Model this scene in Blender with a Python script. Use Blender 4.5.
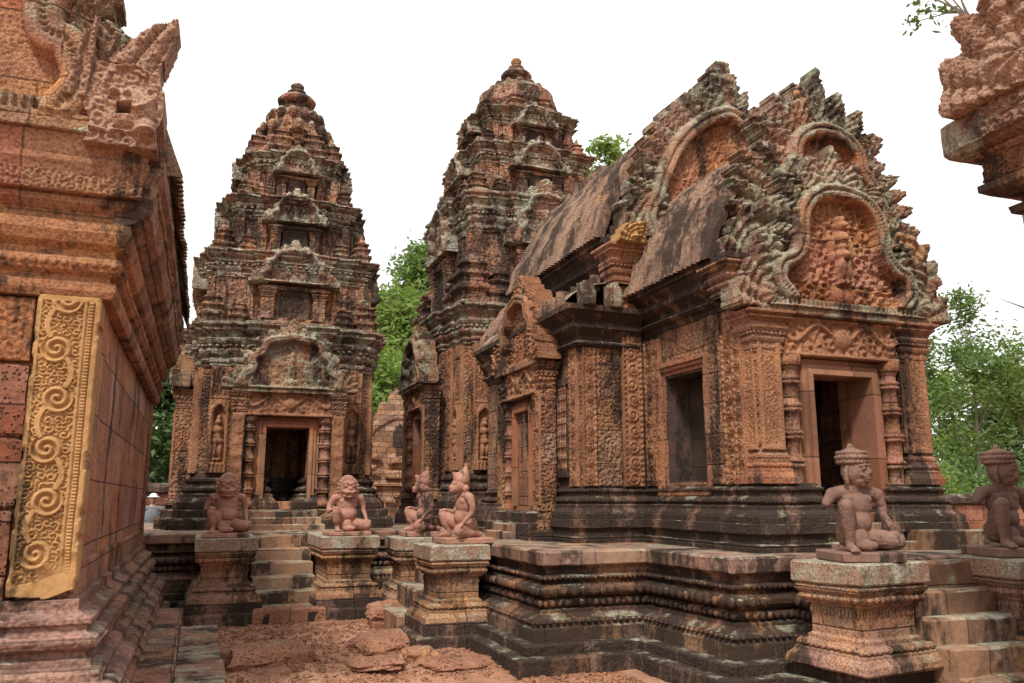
import bpy, math, random
import numpy as np
from mathutils import Vector, Matrix
R = math.radians
for o in list(bpy.data.objects): bpy.data.objects.remove(o)
scene = bpy.context.scene
COL = scene.collection
# ---------------------------------------------------------------- camera
F_PX, EYE = 820.0, 1.6
PITCH, YAW = 10.87, 20.49
cd = bpy.data.cameras.new('camera'); cam = bpy.data.objects.new('camera', cd); COL.objects.link(cam)
cd.sensor_width = 36.0; cd.lens = F_PX / 1024.0 * 36.0; cd.clip_start = 0.05; cd.clip_end = 2000
cam.location = (0, 0, EYE); cam.rotation_euler = (R(90 + PITCH), 0, R(-YAW))
scene.camera = cam
# ---------------------------------------------------------------- world, sun, exposure
SUN_EL, SUN_AZ = 52.0, 215.0          # azimuth measured clockwise from +Y: the sun stands behind and left of the camera
w = bpy.data.worlds.new("World"); scene.world = w; w.use_nodes = True
nt = w.node_tree; nt.nodes.clear()
wo = nt.nodes.new('ShaderNodeOutputWorld'); bg = nt.nodes.new('ShaderNodeBackground')
sky = nt.nodes.new('ShaderNodeTexSky'); sky.sky_type = 'NISHITA'; sky.sun_disc = False
sky.sun_elevation = R(SUN_EL); sky.sun_rotation = R(SUN_AZ)
sky.dust_density = 4; sky.air_density = 1.0
bw = nt.nodes.new('ShaderNodeRGBToBW'); mx = nt.nodes.new('ShaderNodeMixRGB'); mx.inputs[0].default_value = 0.10
mx.inputs[1].default_value = (9.6, 9.55, 9.35, 1)        # the flat white overcast deck
nt.links.new(sky.outputs[0], mx.inputs[2]); nt.links.new(mx.outputs[0], bg.inputs[0])
bg.inputs[1].default_value = 0.114
nt.links.new(bg.outputs[0], wo.inputs[0])
sl = bpy.data.lights.new('sun', 'SUN'); sl.energy = 2.9; sl.angle = R(9); sl.color = (1, .93, .82)
so = bpy.data.objects.new('sun', sl); COL.objects.link(so)
so.rotation_euler = (R(90 - SUN_EL), 0, R(-SUN_AZ + 180)); so.location = (0, 0, 30)
so.rotation_euler = Vector((math.sin(R(SUN_AZ)) * math.cos(R(SUN_EL)), math.cos(R(SUN_AZ)) * math.cos(R(SUN_EL)), math.sin(R(SUN_EL)))).to_track_quat('Z', 'Y').to_euler()
vs = scene.view_settings; vs.view_transform = 'Standard'; vs.look = 'None'; vs.exposure = 0.38; vs.gamma = 1; vs.use_curve_mapping = False

# ================================================================= materials
def L(nt, a, b): nt.links.new(a, b)
def node(nt, t, **k):
    n = nt.nodes.new(t)
    for a, b in k.items(): setattr(n, a, b)
    return n
def mathn(nt, op, a, b=None, c=None, clamp=False):
    n = nt.nodes.new('ShaderNodeMath'); n.operation = op; n.use_clamp = clamp
    for i, v in enumerate((a, b, c)):
        if v is None: continue
        if isinstance(v, (int, float)): n.inputs[i].default_value = v
        else: nt.links.new(v, n.inputs[i])
    return n.outputs[0]
def ramp(nt, x, lo, hi):
    n = nt.nodes.new('ShaderNodeMapRange'); n.interpolation_type = 'SMOOTHSTEP'
    n.inputs[1].default_value = lo; n.inputs[2].default_value = hi; nt.links.new(x, n.inputs[0]); return n.outputs[0]
def mixc(nt, f, a, b):
    n = nt.nodes.new('ShaderNodeMixRGB')
    for i, v in enumerate((f, a, b)):
        if isinstance(v, (int, float)): n.inputs[i].default_value = v
        elif isinstance(v, tuple): n.inputs[i].default_value = (*v, 1)
        else: nt.links.new(v, n.inputs[i])
    return n.outputs[0]
def stone(name, c1, c2, dark=.35, lichen=.3, ochre=.25, joints=(.62, .34), carve=0, cs=7.0, bump=.5, darkc=(.022, .018, .015), lichc=(.40, .39, .30), pits=0, wear=None):
    m = bpy.data.materials.new(name); m.use_nodes = True; nt = m.node_tree; nt.nodes.clear()
    out = node(nt, 'ShaderNodeOutputMaterial'); b = node(nt, 'ShaderNodeBsdfPrincipled')
    b.inputs['Roughness'].default_value = .92
    if 'Specular IOR Level' in b.inputs: b.inputs['Specular IOR Level'].default_value = .25
    geo = node(nt, 'ShaderNodeNewGeometry'); P = geo.outputs['Position']
    sp = node(nt, 'ShaderNodeSeparateXYZ'); L(nt, P, sp.inputs[0])
    X, Y, Z = sp.outputs
    def noise(scale, detail=4, rough=.6, vec=P, dim=None):
        n = node(nt, 'ShaderNodeTexNoise'); n.inputs['Scale'].default_value = scale; n.inputs['Detail'].default_value = detail
        n.inputs['Roughness'].default_value = rough; L(nt, vec, n.inputs['Vector']); return n.outputs['Fac']
    def mapped(s, off=(0, 0, 0)):
        n = node(nt, 'ShaderNodeMapping'); n.inputs['Scale'].default_value = s; n.inputs['Location'].default_value = off; L(nt, P, n.inputs['Vector']); return n.outputs[0]
    base = mixc(nt, ramp(nt, noise(2.3, 5), .3, .7), c1, c2)
    height = mathn(nt, 'MULTIPLY', noise(38, 6, .7), .35)
    height = mathn(nt, 'ADD', height, mathn(nt, 'MULTIPLY', noise(11, 4, .6), .5))
    # stone blocks: every block its own tone, with open joints
    if joints:
        jw, jh = joints
        row = mathn(nt, 'FLOOR', mathn(nt, 'DIVIDE', mathn(nt, 'ADD', Z, .07), jh))
        wob = mathn(nt, 'MULTIPLY', mathn(nt, 'SINE', mathn(nt, 'MULTIPLY', row, 12.9898)), .41)
        def ax(c, o):
            q = mathn(nt, 'DIVIDE', mathn(nt, 'ADD', mathn(nt, 'ADD', c, wob), o), jw)
            return mathn(nt, 'FLOOR', q), mathn(nt, 'FRACT', q)
        fx, rx = ax(X, .137); fy, ry = ax(Y, .211)
        rz = mathn(nt, 'FRACT', mathn(nt, 'DIVIDE', mathn(nt, 'ADD', Z, .07), jh))
        cv = node(nt, 'ShaderNodeCombineXYZ'); L(nt, fx, cv.inputs[0]); L(nt, fy, cv.inputs[1]); L(nt, row, cv.inputs[2])
        wn = node(nt, 'ShaderNodeTexWhiteNoise'); wn.noise_dimensions = '3D'; L(nt, cv.outputs[0], wn.inputs['Vector'])
        rs = node(nt, 'ShaderNodeSeparateColor'); L(nt, wn.outputs['Color'], rs.inputs[0])
        hv = node(nt, 'ShaderNodeHueSaturation'); L(nt, base, hv.inputs['Color'])
        L(nt, mathn(nt, 'MULTIPLY_ADD', rs.outputs[0], .5, .75), hv.inputs['Value'])
        L(nt, mathn(nt, 'MULTIPLY_ADD', rs.outputs[1], .25, .86), hv.inputs['Saturation'])
        L(nt, mathn(nt, 'MULTIPLY_ADD', rs.outputs[2], .018, .491), hv.inputs['Hue'])
        base = hv.outputs[0]
        sn = node(nt, 'ShaderNodeSeparateXYZ'); L(nt, geo.outputs['True Normal'], sn.inputs[0])
        def edge(r, size):
            d = mathn(nt, 'MULTIPLY', mathn(nt, 'MINIMUM', r, mathn(nt, 'SUBTRACT', 1, r)), size)
            return ramp(nt, d, 0.001, .012)
        anx = mathn(nt, 'ABSOLUTE', sn.outputs[0]); any_ = mathn(nt, 'ABSOLUTE', sn.outputs[1])
        ex = mathn(nt, 'MAXIMUM', edge(rx, jw), ramp(nt, anx, .4, .5)); ey = mathn(nt, 'MAXIMUM', edge(ry, jw), ramp(nt, any_, .4, .5))
        ez = edge(rz, jh)
        ej = mathn(nt, 'MINIMUM', mathn(nt, 'MINIMUM', ex, ey), ez)
        height = mathn(nt, 'ADD', height, mathn(nt, 'MULTIPLY', ej, .7))
        height = mathn(nt, 'ADD', height, mathn(nt, 'MULTIPLY', rs.outputs[0], .6))
        base = mixc(nt, mathn(nt, 'MULTIPLY', mathn(nt, 'SUBTRACT', 1, ej), .5), base, (.03, .02, .015))
    if ochre > 0:
        f = ramp(nt, noise(1.6, 4, .65, mapped((1, 1, 1), (7, 3, 1))), .66 - .25 * ochre, .78 - .2 * ochre)
        base = mixc(nt, mathn(nt, 'MULTIPLY', f, .6), base, (.46, .235, .10))
    # black crust of dried algae, running downwards in streaks
    st = noise(1.0, 6, .68, mapped((2.1, 2.1, .5), (3, 9, 5)))
    sm = noise(14, 4, .7)
    st = mathn(nt, 'ADD', st, mathn(nt, 'MULTIPLY', mathn(nt, 'SUBTRACT', sm, .5), .28))
    fd = ramp(nt, st, .72 - .42 * dark, .84 - .42 * dark)
    base = mixc(nt, mathn(nt, 'MULTIPLY', fd, .88), base, darkc)
    # pale lichen, thick on ledges
    sn2 = node(nt, 'ShaderNodeSeparateXYZ'); L(nt, geo.outputs['Normal'], sn2.inputs[0])
    ln = mathn(nt, 'ADD', noise(3.1, 6, .7, mapped((1, 1, 1), (1, 5, 8))), mathn(nt, 'MULTIPLY', ramp(nt, sn2.outputs[2], .25, .9), .14))
    fl = ramp(nt, ln, .76 - .32 * lichen, .88 - .3 * lichen)
    lc = mixc(nt, ramp(nt, noise(9, 3), .4, .6), lichc, (lichc[0] * .62, lichc[1] * .63, lichc[2] * .56))
    base = mixc(nt, mathn(nt, 'MULTIPLY', fl, .72), base, lc)
    # small tonal grain
    hs = node(nt, 'ShaderNodeHueSaturation'); L(nt, base, hs.inputs['Color'])
    L(nt, mathn(nt, 'MULTIPLY_ADD', noise(26, 5, .75), .95, .54), hs.inputs['Value'])
    base = hs.outputs[0]
    if carve:
        vo = node(nt, 'ShaderNodeTexVoronoi'); vo.inputs['Scale'].default_value = cs
        wn2 = node(nt, 'ShaderNodeTexNoise'); wn2.inputs['Scale'].default_value = cs * 1.6; wn2.inputs['Detail'].default_value = 3; L(nt, P, wn2.inputs['Vector'])
        wv = node(nt, 'ShaderNodeVectorMath'); wv.operation = 'MULTIPLY_ADD'; L(nt, wn2.outputs['Color'], wv.inputs[0]); wv.inputs[1].default_value = (.35 / cs,) * 3; L(nt, P, wv.inputs[2])
        PD = wv.outputs[0]; L(nt, PD, vo.inputs['Vector'])
        vo.inputs['Randomness'].default_value = .5
        df = node(nt, 'ShaderNodeVectorMath'); df.operation = 'SUBTRACT'; L(nt, PD, df.inputs[0]); L(nt, vo.outputs['Position'], df.inputs[1])
        sd = node(nt, 'ShaderNodeSeparateXYZ'); L(nt, df.outputs[0], sd.inputs[0])
        ang = mathn(nt, 'ARCTAN2', sd.outputs[2], mathn(nt, 'ADD', sd.outputs[0], sd.outputs[1]))
        sw = mathn(nt, 'COSINE', mathn(nt, 'ADD', mathn(nt, 'MULTIPLY', vo.outputs['Distance'], 13.0), ang))
        v2 = node(nt, 'ShaderNodeTexVoronoi'); v2.inputs['Scale'].default_value = cs * 2.6; L(nt, PD, v2.inputs['Vector'])
        ch = mathn(nt, 'ADD', mathn(nt, 'MULTIPLY', sw, .30), mathn(nt, 'MULTIPLY', v2.outputs['Distance'], -1.3))
        height = mathn(nt, 'ADD', height, mathn(nt, 'MULTIPLY', ch, carve))
        base = mixc(nt, mathn(nt, 'MULTIPLY', ramp(nt, ch, -.5, -1.1), .45), base, (.05, .022, .014))   # darker in the cut ground of the carving
    if pits:
        v3 = node(nt, 'ShaderNodeTexVoronoi'); v3.inputs['Scale'].default_value = 34; L(nt, P, v3.inputs['Vector'])
        pf = mathn(nt, 'MULTIPLY', ramp(nt, v3.outputs['Distance'], .38, .2), ramp(nt, noise(6, 3), .42, .52))
        height = mathn(nt, 'SUBTRACT', height, mathn(nt, 'MULTIPLY', pf, pits))
        base = mixc(nt, mathn(nt, 'MULTIPLY', pf, .6), base, (.035, .018, .012))
    L(nt, base, b.inputs['Base Color'])
    bp = node(nt, 'ShaderNodeBump'); bp.inputs['Strength'].default_value = bump; bp.inputs['Distance'].default_value = .03
    L(nt, height, bp.inputs['Height']); L(nt, bp.outputs[0], b.inputs['Normal'])
    L(nt, b.outputs[0], out.inputs[0])
    return m
RED1, RED2 = (.35, .19, .112), (.20, .102, .063)
M = {}
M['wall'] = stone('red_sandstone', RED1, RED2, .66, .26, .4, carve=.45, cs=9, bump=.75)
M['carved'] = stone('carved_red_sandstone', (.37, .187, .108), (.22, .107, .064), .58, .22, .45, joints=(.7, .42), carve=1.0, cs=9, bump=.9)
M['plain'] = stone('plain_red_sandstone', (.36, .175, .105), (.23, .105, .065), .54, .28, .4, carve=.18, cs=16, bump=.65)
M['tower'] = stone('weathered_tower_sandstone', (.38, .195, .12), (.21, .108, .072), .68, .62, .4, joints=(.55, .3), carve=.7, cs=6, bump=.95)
M['ledge'] = stone('lichened_cornice_sandstone', (.36, .19, .125), (.21, .115, .082), .60, .92, .2, joints=(.5, .3), carve=.4, cs=8, bump=.85)
M['ledge'] = stone('lichened_cornice_sandstone', (.36, .20, .135), (.20, .115, .082), .62, 1.0, .2, joints=(.5, .3), carve=.3, cs=10, bump=.85, lichc=(.47, .46, .37))
M['dark'] = stone('blackened_sandstone', (.24, .135, .09), (.115, .067, .05), .84, .36, .18, joints=(.75, .3), carve=.3, cs=10, bump=.7)
M['plat'] = stone('platform_sandstone', (.28, .155, .09), (.12, .068, .048), .72, .36, .42, joints=(.85, .45), carve=.12, cs=15, bump=.6)
M['slab'] = stone('worn_paving_sandstone', (.33, .195, .135), (.19, .11, .078), .60, .42, .1, joints=(.6, .9), bump=.4)
M['ped'] = stone('pedestal_sandstone', (.38, .21, .125), (.22, .115, .072), .54, .40, .7, joints=(.8, .31), carve=.14, cs=17, bump=.7)
M['pedtop'] = stone('lichened_pedestal_top', (.34, .21, .15), (.28, .17, .12), .38, .95, .1, joints=None, carve=.10, cs=17, bump=.6, lichc=(.44, .44, .36))
M['step'] = stone('worn_step_sandstone', (.31, .18, .115), (.18, .10, .068), .60, .58, .35, joints=(.9, .9), bump=.6)
M['roof'] = stone('mossy_roof_stone', (.31, .195, .135), (.17, .105, .078), .62, .40, .2, joints=None, carve=.12, cs=14, bump=.8)
M['pedi'] = stone('pediment_sandstone', (.38, .215, .135), (.22, .118, .08), .62, .92, .45, joints=(.6, .5), carve=.25, cs=18, bump=.7)
M['lib'] = stone('library_sandstone', (.36, .168, .095), (.24, .105, .062), .50, .20, .5, joints=(.9, .6), carve=.12, cs=16, bump=.6)
M['libwall'] = stone('library_wall_block', (.38, .185, .118), (.25, .115, .076), .42, .16, .25, joints=(.8, .45), bump=.8, pits=.5)
M['libdark'] = stone('library_base_sandstone', (.34, .18, .125), (.20, .105, .075), .54, .28, .15, joints=(.8, .4), carve=.3, cs=11, bump=.7)
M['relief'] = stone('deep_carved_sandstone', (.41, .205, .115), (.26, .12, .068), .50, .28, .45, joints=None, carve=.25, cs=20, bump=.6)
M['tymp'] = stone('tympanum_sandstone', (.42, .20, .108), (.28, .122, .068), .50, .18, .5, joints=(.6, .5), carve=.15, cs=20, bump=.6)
M['orn'] = stone('pale_ornament_sandstone', (.42, .265, .185), (.30, .17, .12), .36, .42, .2, joints=None, carve=.2, cs=18, bump=.7)
M['shade'] = stone('shade_dark_sandstone', (.12, .065, .055), (.05, .035, .035), .80, 0, .1, joints=None, bump=.3)  # window reveal stone, its shade put into the base colour
M['gold'] = stone('ochre_sandstone', (.46, .27, .115), (.29, .16, .07), .52, .12, .3, joints=None, bump=.5, darkc=(.06, .04, .02))
M['laterite'] = stone('laterite', (.29, .115, .065), (.19, .08, .05), .36, .12, .1, joints=(.55, .38), bump=1.0, pits=2.2)
M['rock'] = stone('loose_laterite', (.34, .165, .10), (.25, .115, .075), .30, .22, .2, joints=None, bump=.9, pits=1.0)
M['statue'] = stone('pink_statue_stone', (.43, .225, .165), (.28, .14, .105), .46, .14, 0, joints=None, bump=.3)
M['guard'] = stone('grey_brown_statue_stone', (.27, .16, .12), (.15, .09, .07), .46, .10, 0, joints=None, bump=.3)
M['rubble'] = stone('pale_rubble', (.42, .24, .15), (.32, .17, .11), .34, .25, .5, joints=(.3, .16), bump=1.0, pits=.8)
M['inner'] = stone('interior_sandstone', (.32, .15, .09), (.22, .105, .068), .40, 0, .5, joints=(.9, .7), bump=.4)
M['blackin'] = stone('interior_shade', (.06, .04, .03), (.04, .028, .02), .6, 0, 0, bump=.3)  # near-black colour stands for the shade of unlit interiors

def ground_mat():
    m = bpy.data.materials.new('red_soil'); m.use_nodes = True; nt = m.node_tree; b = nt.nodes['Principled BSDF']; b.inputs['Roughness'].default_value = 1
    geo = node(nt, 'ShaderNodeNewGeometry'); P = geo.outputs['Position']
    def noise(s, d=5, r=.65):
        n = node(nt, 'ShaderNodeTexNoise'); n.inputs['Scale'].default_value = s; n.inputs['Detail'].default_value = d; n.inputs['Roughness'].default_value = r; L(nt, P, n.inputs['Vector']); return n.outputs['Fac']
    c = mixc(nt, ramp(nt, noise(1.1), .36, .62), (.33, .155, .092), (.50, .27, .165))
    c = mixc(nt, ramp(nt, noise(5.5), .5, .72), c, (.22, .10, .06))
    c = mixc(nt, mathn(nt, 'MULTIPLY', ramp(nt, noise(16), .6, .7), .6), c, (.48, .38, .27))
    gr = mathn(nt, 'MULTIPLY', ramp(nt, noise(.35), .60, .68), .0)
    hs = node(nt, 'ShaderNodeHueSaturation'); L(nt, c, hs.inputs['Color']); L(nt, mathn(nt, 'MULTIPLY_ADD', noise(45, 4, .8), .8, .6), hs.inputs['Value'])
    sx = node(nt, 'ShaderNodeSeparateXYZ'); L(nt, P, sx.inputs[0])
    far = ramp(nt, sx.outputs[1], 24, 30)
    c2 = mixc(nt, far, hs.outputs[0], (.07, .085, .03))
    L(nt, c2, b.inputs['Base Color'])
    bp = node(nt, 'ShaderNodeBump'); bp.inputs['Strength'].default_value = .8; bp.inputs['Distance'].default_value = .03
    L(nt, mathn(nt, 'ADD', noise(30, 6, .75), mathn(nt, 'MULTIPLY', noise(7), 1.2)), bp.inputs['Height']); L(nt, bp.outputs[0], b.inputs['Normal'])
    return m
M['ground'] = ground_mat()
def simple(name, col, rough=.8, var=.35, sc=6, trans=0):
    m = bpy.data.materials.new(name); m.use_nodes = True; nt = m.node_tree; b = nt.nodes['Principled BSDF']; b.inputs['Roughness'].default_value = rough
    geo = node(nt, 'ShaderNodeNewGeometry')
    n = node(nt, 'ShaderNodeTexNoise'); n.inputs['Scale'].default_value = sc; n.inputs['Detail'].default_value = 4; L(nt, geo.outputs['Position'], n.inputs['Vector'])
    hs = node(nt, 'ShaderNodeHueSaturation'); hs.inputs['Color'].default_value = (*col, 1); L(nt, mathn(nt, 'MULTIPLY_ADD', n.outputs['Fac'], var * 4, 1 - var * 2), hs.inputs['Value'])
    L(nt, hs.outputs[0], b.inputs['Base Color'])
    if trans:
        tr = node(nt, 'ShaderNodeBsdfTranslucent'); tr.inputs[0].default_value = (col[0] * 1.3, col[1] * 1.5, col[2] * .6, 1)
        ms = node(nt, 'ShaderNodeMixShader'); ms.inputs[0].default_value = trans
        o = nt.nodes['Material Output']; L(nt, b.outputs[0], ms.inputs[1]); L(nt, tr.outputs[0], ms.inputs[2]); L(nt, ms.outputs[0], o.inputs[0])
    return m
M['leaf'] = simple('leaf_mid_green', (.12, .185, .05), .55, .3, 1.2, .35)
M['leafy'] = simple('leaf_yellow_green', (.17, .235, .06), .55, .3, 1.2, .4)
M['leafd'] = simple('leaf_dark_green', (.07, .12, .035), .55, .3, 1.2, .3)
M['bark'] = simple('grey_bark', (.20, .16, .12), .95, .3, 9)
M['dry'] = simple('dry_twig', (.30, .22, .12), .95, .3, 9)
M['skin'] = simple('skin', (.42, .26, .19), .6, .05)
M['hat'] = simple('white_cotton_hat', (.78, .77, .74), .9, .05)
M['shirt'] = simple('grey_shirt', (.16, .17, .18), .9, .1)
M['trouser'] = simple('dark_trousers', (.05, .05, .06), .9, .1)
M['hair'] = simple('dark_hair', (.03, .02, .015), .7, .1)

# ================================================================= mesh helpers
rnd = random.Random(7)
def hash3(ix, iy, iz, seed=0):
    h = (ix.astype(np.int64) * 374761393 + iy.astype(np.int64) * 668265263 + iz.astype(np.int64) * 2147483647 + seed * 974634777) & 0xffffffff
    h = ((h ^ (h >> 13)) * 1274126177) & 0xffffffff
    h = (h ^ (h >> 16)) & 0xffffffff
    return h / 4294967295.0
def vnoise(p, s, seed=0):
    q = p * s; i = np.floor(q).astype(np.int64); f = q - i; f = f * f * (3 - 2 * f)
    r = 0
    for dx in (0, 1):
        wx = f[:, 0] if dx else 1 - f[:, 0]
        for dy in (0, 1):
            wy = f[:, 1] if dy else 1 - f[:, 1]
            for dz in (0, 1):
                wz = f[:, 2] if dz else 1 - f[:, 2]
                r = r + wx * wy * wz * hash3(i[:, 0] + dx, i[:, 1] + dy, i[:, 2] + dz, seed)
    return r - .5
def erode(p, amp):
    if amp <= 0 or len(p) == 0: return p
    d = np.zeros_like(p)
    for k in range(3):
        d[:, k] = vnoise(p, 2.2, k) * 1.0 + vnoise(p, 7.0, k + 5) * .75 + vnoise(p, 21.0, k + 9) * .8 + vnoise(p, 47.0, k + 12) * .55
    blk = np.floor((p + np.array([.137, .211, .07])) / np.array([.62, .62, .34])).astype(np.int64)
    for k in range(2):
        d[:, k] += (hash3(blk[:, 0], blk[:, 1], blk[:, 2], 20 + k) - .5) * .95
    return p + d * amp
class MB:
    def __init__(s): s.V = []; s.F = []; s.n = 0
    def add(s, v, faces, smooth=False):
        v = np.asarray(v, float).reshape(-1, 3)
        for f in faces:
            f = np.asarray(f, int)
            if f.size: s.F.append((f + s.n, smooth))
        s.V.append(v); s.n += len(v)
    def empty(s): return s.n == 0
def build(name, mb, mat, parent=None, er=0.0, warp=None):
    V = np.concatenate(mb.V); V = erode(V, er)
    if warp: V = warp(V)
    if parent is not None: 
        V = V - np.array(BASE.get(parent.name, (0, 0, 0)))
    nl = sum(f.size for f, _ in mb.F); nf = sum(len(f) for f, _ in mb.F)
    me = bpy.data.meshes.new(name)
    me.vertices.add(len(V)); me.vertices.foreach_set('co', V.astype(np.float32).ravel())
    me.loops.add(nl); me.loops.foreach_set('vertex_index', np.concatenate([f.ravel() for f, _ in mb.F]).astype(np.int32))
    me.polygons.add(nf)
    tot = np.concatenate([np.full(len(f), f.shape[1]) for f, _ in mb.F]).astype(np.int32)
    st = np.concatenate([[0], np.cumsum(tot)[:-1]]).astype(np.int32)
    me.polygons.foreach_set('loop_start', st); me.polygons.foreach_set('loop_total', tot)
    me.polygons.foreach_set('use_smooth', np.concatenate([np.full(len(f), sm) for f, sm in mb.F]))
    me.update(calc_edges=True); me.validate()
    me.materials.append(M[mat] if isinstance(mat, str) else mat)
    o = bpy.data.objects.new(name, me); COL.objects.link(o)
    if parent is not None:
        o.parent = parent; BASE[o.name] = BASE.get(parent.name, (0, 0, 0))
    return o
BASE = {}
def tag(o, label, cat=None, group=None, kind=None):
    if label: o['label'] = label
    if cat: o['category'] = cat
    if group: o['group'] = group
    if kind: o['kind'] = kind
    return o
def thing(name, label, cat, base=(0, 0, 0), group=None):
    o = bpy.data.objects.new(name, None); COL.objects.link(o); o.location = base; o.empty_display_size = .2
    BASE[o.name] = tuple(base); return tag(o, label, cat, group)
def copy_tree(o, parent=None):
    c = o.copy(); COL.objects.link(c)
    if parent is not None: c.parent = parent
    for ch in list(o.children): copy_tree(ch, c)
    return c

def rect(x0, x1, y0, y1): return [(x0, y0), (x1, y0), (x1, y1), (x0, y1)]
def redent(cx, cy, lv, notch=None):
    """square plan with projecting bays; lv = [(half width, offset)...] from face centre to corner"""
    pts = []
    for k, (n, t) in enumerate([((0, -1), (1, 0)), ((1, 0), (0, 1)), ((0, 1), (-1, 0)), ((-1, 0), (0, -1))]):
        a = []
        m = len(lv)
        a.append((-lv[-1][0], lv[-1][1]))
        for i in range(m - 2, -1, -1):
            a.append((-lv[i][0], lv[i + 1][1])); a.append((-lv[i][0], lv[i][1]))
        if notch and k == 0:
            nw, nd = notch; o0 = lv[0][1]
            a += [(-nw, o0), (-nw, o0 - nd), (nw, o0 - nd), (nw, o0)]
        for i in range(0, m - 1):
            a.append((lv[i][0], lv[i][1])); a.append((lv[i][0], lv[i + 1][1]))
        for s, o in a:
            q = (cx + t[0] * s + n[0] * o, cy + t[1] * s + n[1] * o)
            if not pts or math.hypot(q[0] - pts[-1][0], q[1] - pts[-1][1]) > 1e-5: pts.append(q)
    if math.hypot(pts[0][0] - pts[-1][0], pts[0][1] - pts[-1][1]) < 1e-5: pts.pop()
    return pts
def sweep(mb, poly, prof, seg=.16, closed=True, captop=True, capbot=False, skip=()):
    n = len(poly); P = np.array(poly, float)
    E = []
    for i in range(n if closed else n - 1):
        d = P[(i + 1) % n] - P[i]; l = np.linalg.norm(d); E.append((d[1] / l, -d[0] / l))
    E = np.array(E)
    # refine the profile so that long runs get intermediate rows
    pr = [prof[0]]
    for a, b in zip(prof[:-1], prof[1:]):
        l = math.hypot(a[0] - b[0], a[1] - b[1]); k = max(1, int(l / (seg * 1.2)))
        for j in range(1, k + 1): pr.append((a[0] + (b[0] - a[0]) * j / k, a[1] + (b[1] - a[1]) * j / k))
    pr = np.array(pr)
    M_ = []
    for i in range(n):
        if closed: a, b = E[i - 1], E[i]
        else: a = E[max(i - 1, 0)]; b = E[min(i, n - 2)]
        s = a + b; k = 1 + a @ b
        M_.append(s / max(k, .2) if k > .01 else a)
    M_ = np.array(M_)
    cols = []; 
    rng = range(n if closed else n - 1)
    for i in rng:
        if i in skip: 
            cols.append((P[i], M_[i], False)); continue
        l = np.linalg.norm(P[(i + 1) % n] - P[i]); k = max(1, int(l / seg))
        for j in range(k):
            t = j / k
            cols.append((P[i] * (1 - t) + P[(i + 1) % n] * t, M_[i] * (1 - t) + M_[(i + 1) % n] * t, True))
    if not closed: cols.append((P[-1], M_[-1], False))
    nc = len(cols); nr = len(pr)
    B = np.array([c[0] for c in cols]); D = np.array([c[1] for c in cols]); ok = np.array([c[2] for c in cols])
    XY = B[:, None, :] + D[:, None, :] * pr[None, :, :1]
    V = np.concatenate([XY, np.broadcast_to(pr[None, :, 1:], (nc, nr, 1))], axis=2).reshape(-1, 3)
    i = np.arange(nc if closed else nc - 1); i = i[ok[i]]
    j = np.arange(nr - 1)
    I, J = np.meshgrid(i, j, indexing='ij'); I2 = (I + 1) % nc
    q = np.stack([I * nr + J, I2 * nr + J, I2 * nr + J + 1, I * nr + J + 1], -1).reshape(-1, 4)
    fs = [q]
    if closed and captop: fs.append((np.arange(nc) * nr + nr - 1)[None, :])
    if closed and capbot: fs.append((np.arange(nc)[::-1] * nr)[None, :])
    if not closed: fs += [np.arange(nr)[None, :], (np.arange(nr)[::-1] + (nc - 1) * nr)[None, :]]
    mb.add(V, fs)
def box(mb, x0, x1, y0, y1, z0, z1, seg=.2, ch=.012):
    sweep(mb, rect(x0, x1, y0, y1), [(-ch, z0), (0, z0 + ch), (0, z1 - ch), (-ch, z1)], seg, capbot=True)
def obox(mb, c, ux, uy, uz):
    c, ux, uy, uz = map(lambda a: np.array(a, float), (c, ux, uy, uz))
    v = [c + ux * a + uy * b + uz * d for d in (-1, 1) for a, b in ((-1, -1), (1, -1), (1, 1), (-1, 1))]
    mb.add(v, [np.array([[3, 2, 1, 0], [4, 5, 6, 7], [0, 1, 5, 4], [1, 2, 6, 5], [2, 3, 7, 6], [3, 0, 4, 7]])])
CORN = [(0, 0), (.1, 0), (.1, .06), (.2, .08), (.22, .14), (.1, .16), (.1, .22), (.3, .27), (.38, .33), (.34, .38), (.2, .4), (.2, .46), (.42, .52), (.52, .58), (.5, .63), (.36, .65), (.36, .70), (.6, .78), (.78, .82), (.78, .87), (.7, .88), (.95, .93), (1, .94), (1, .99), (.97, 1)]
def cornice(off, z0, h, p): return [(off + a * p, z0 + b * h) for a, b in CORN]
BAS = [(1, 0), (1, .2), (.9, .24), (.62, .36), (.62, .44), (.4, .48), (.52, .54), (.52, .62), (.4, .66), (.22, .7), (.22, .78), (.34, .83), (.34, .9), (.12, .94), (.06, 1), (0, 1)]
def basep(off, z0, h, p): return [(off + a * p, z0 + b * h) for a, b in BAS]
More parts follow.
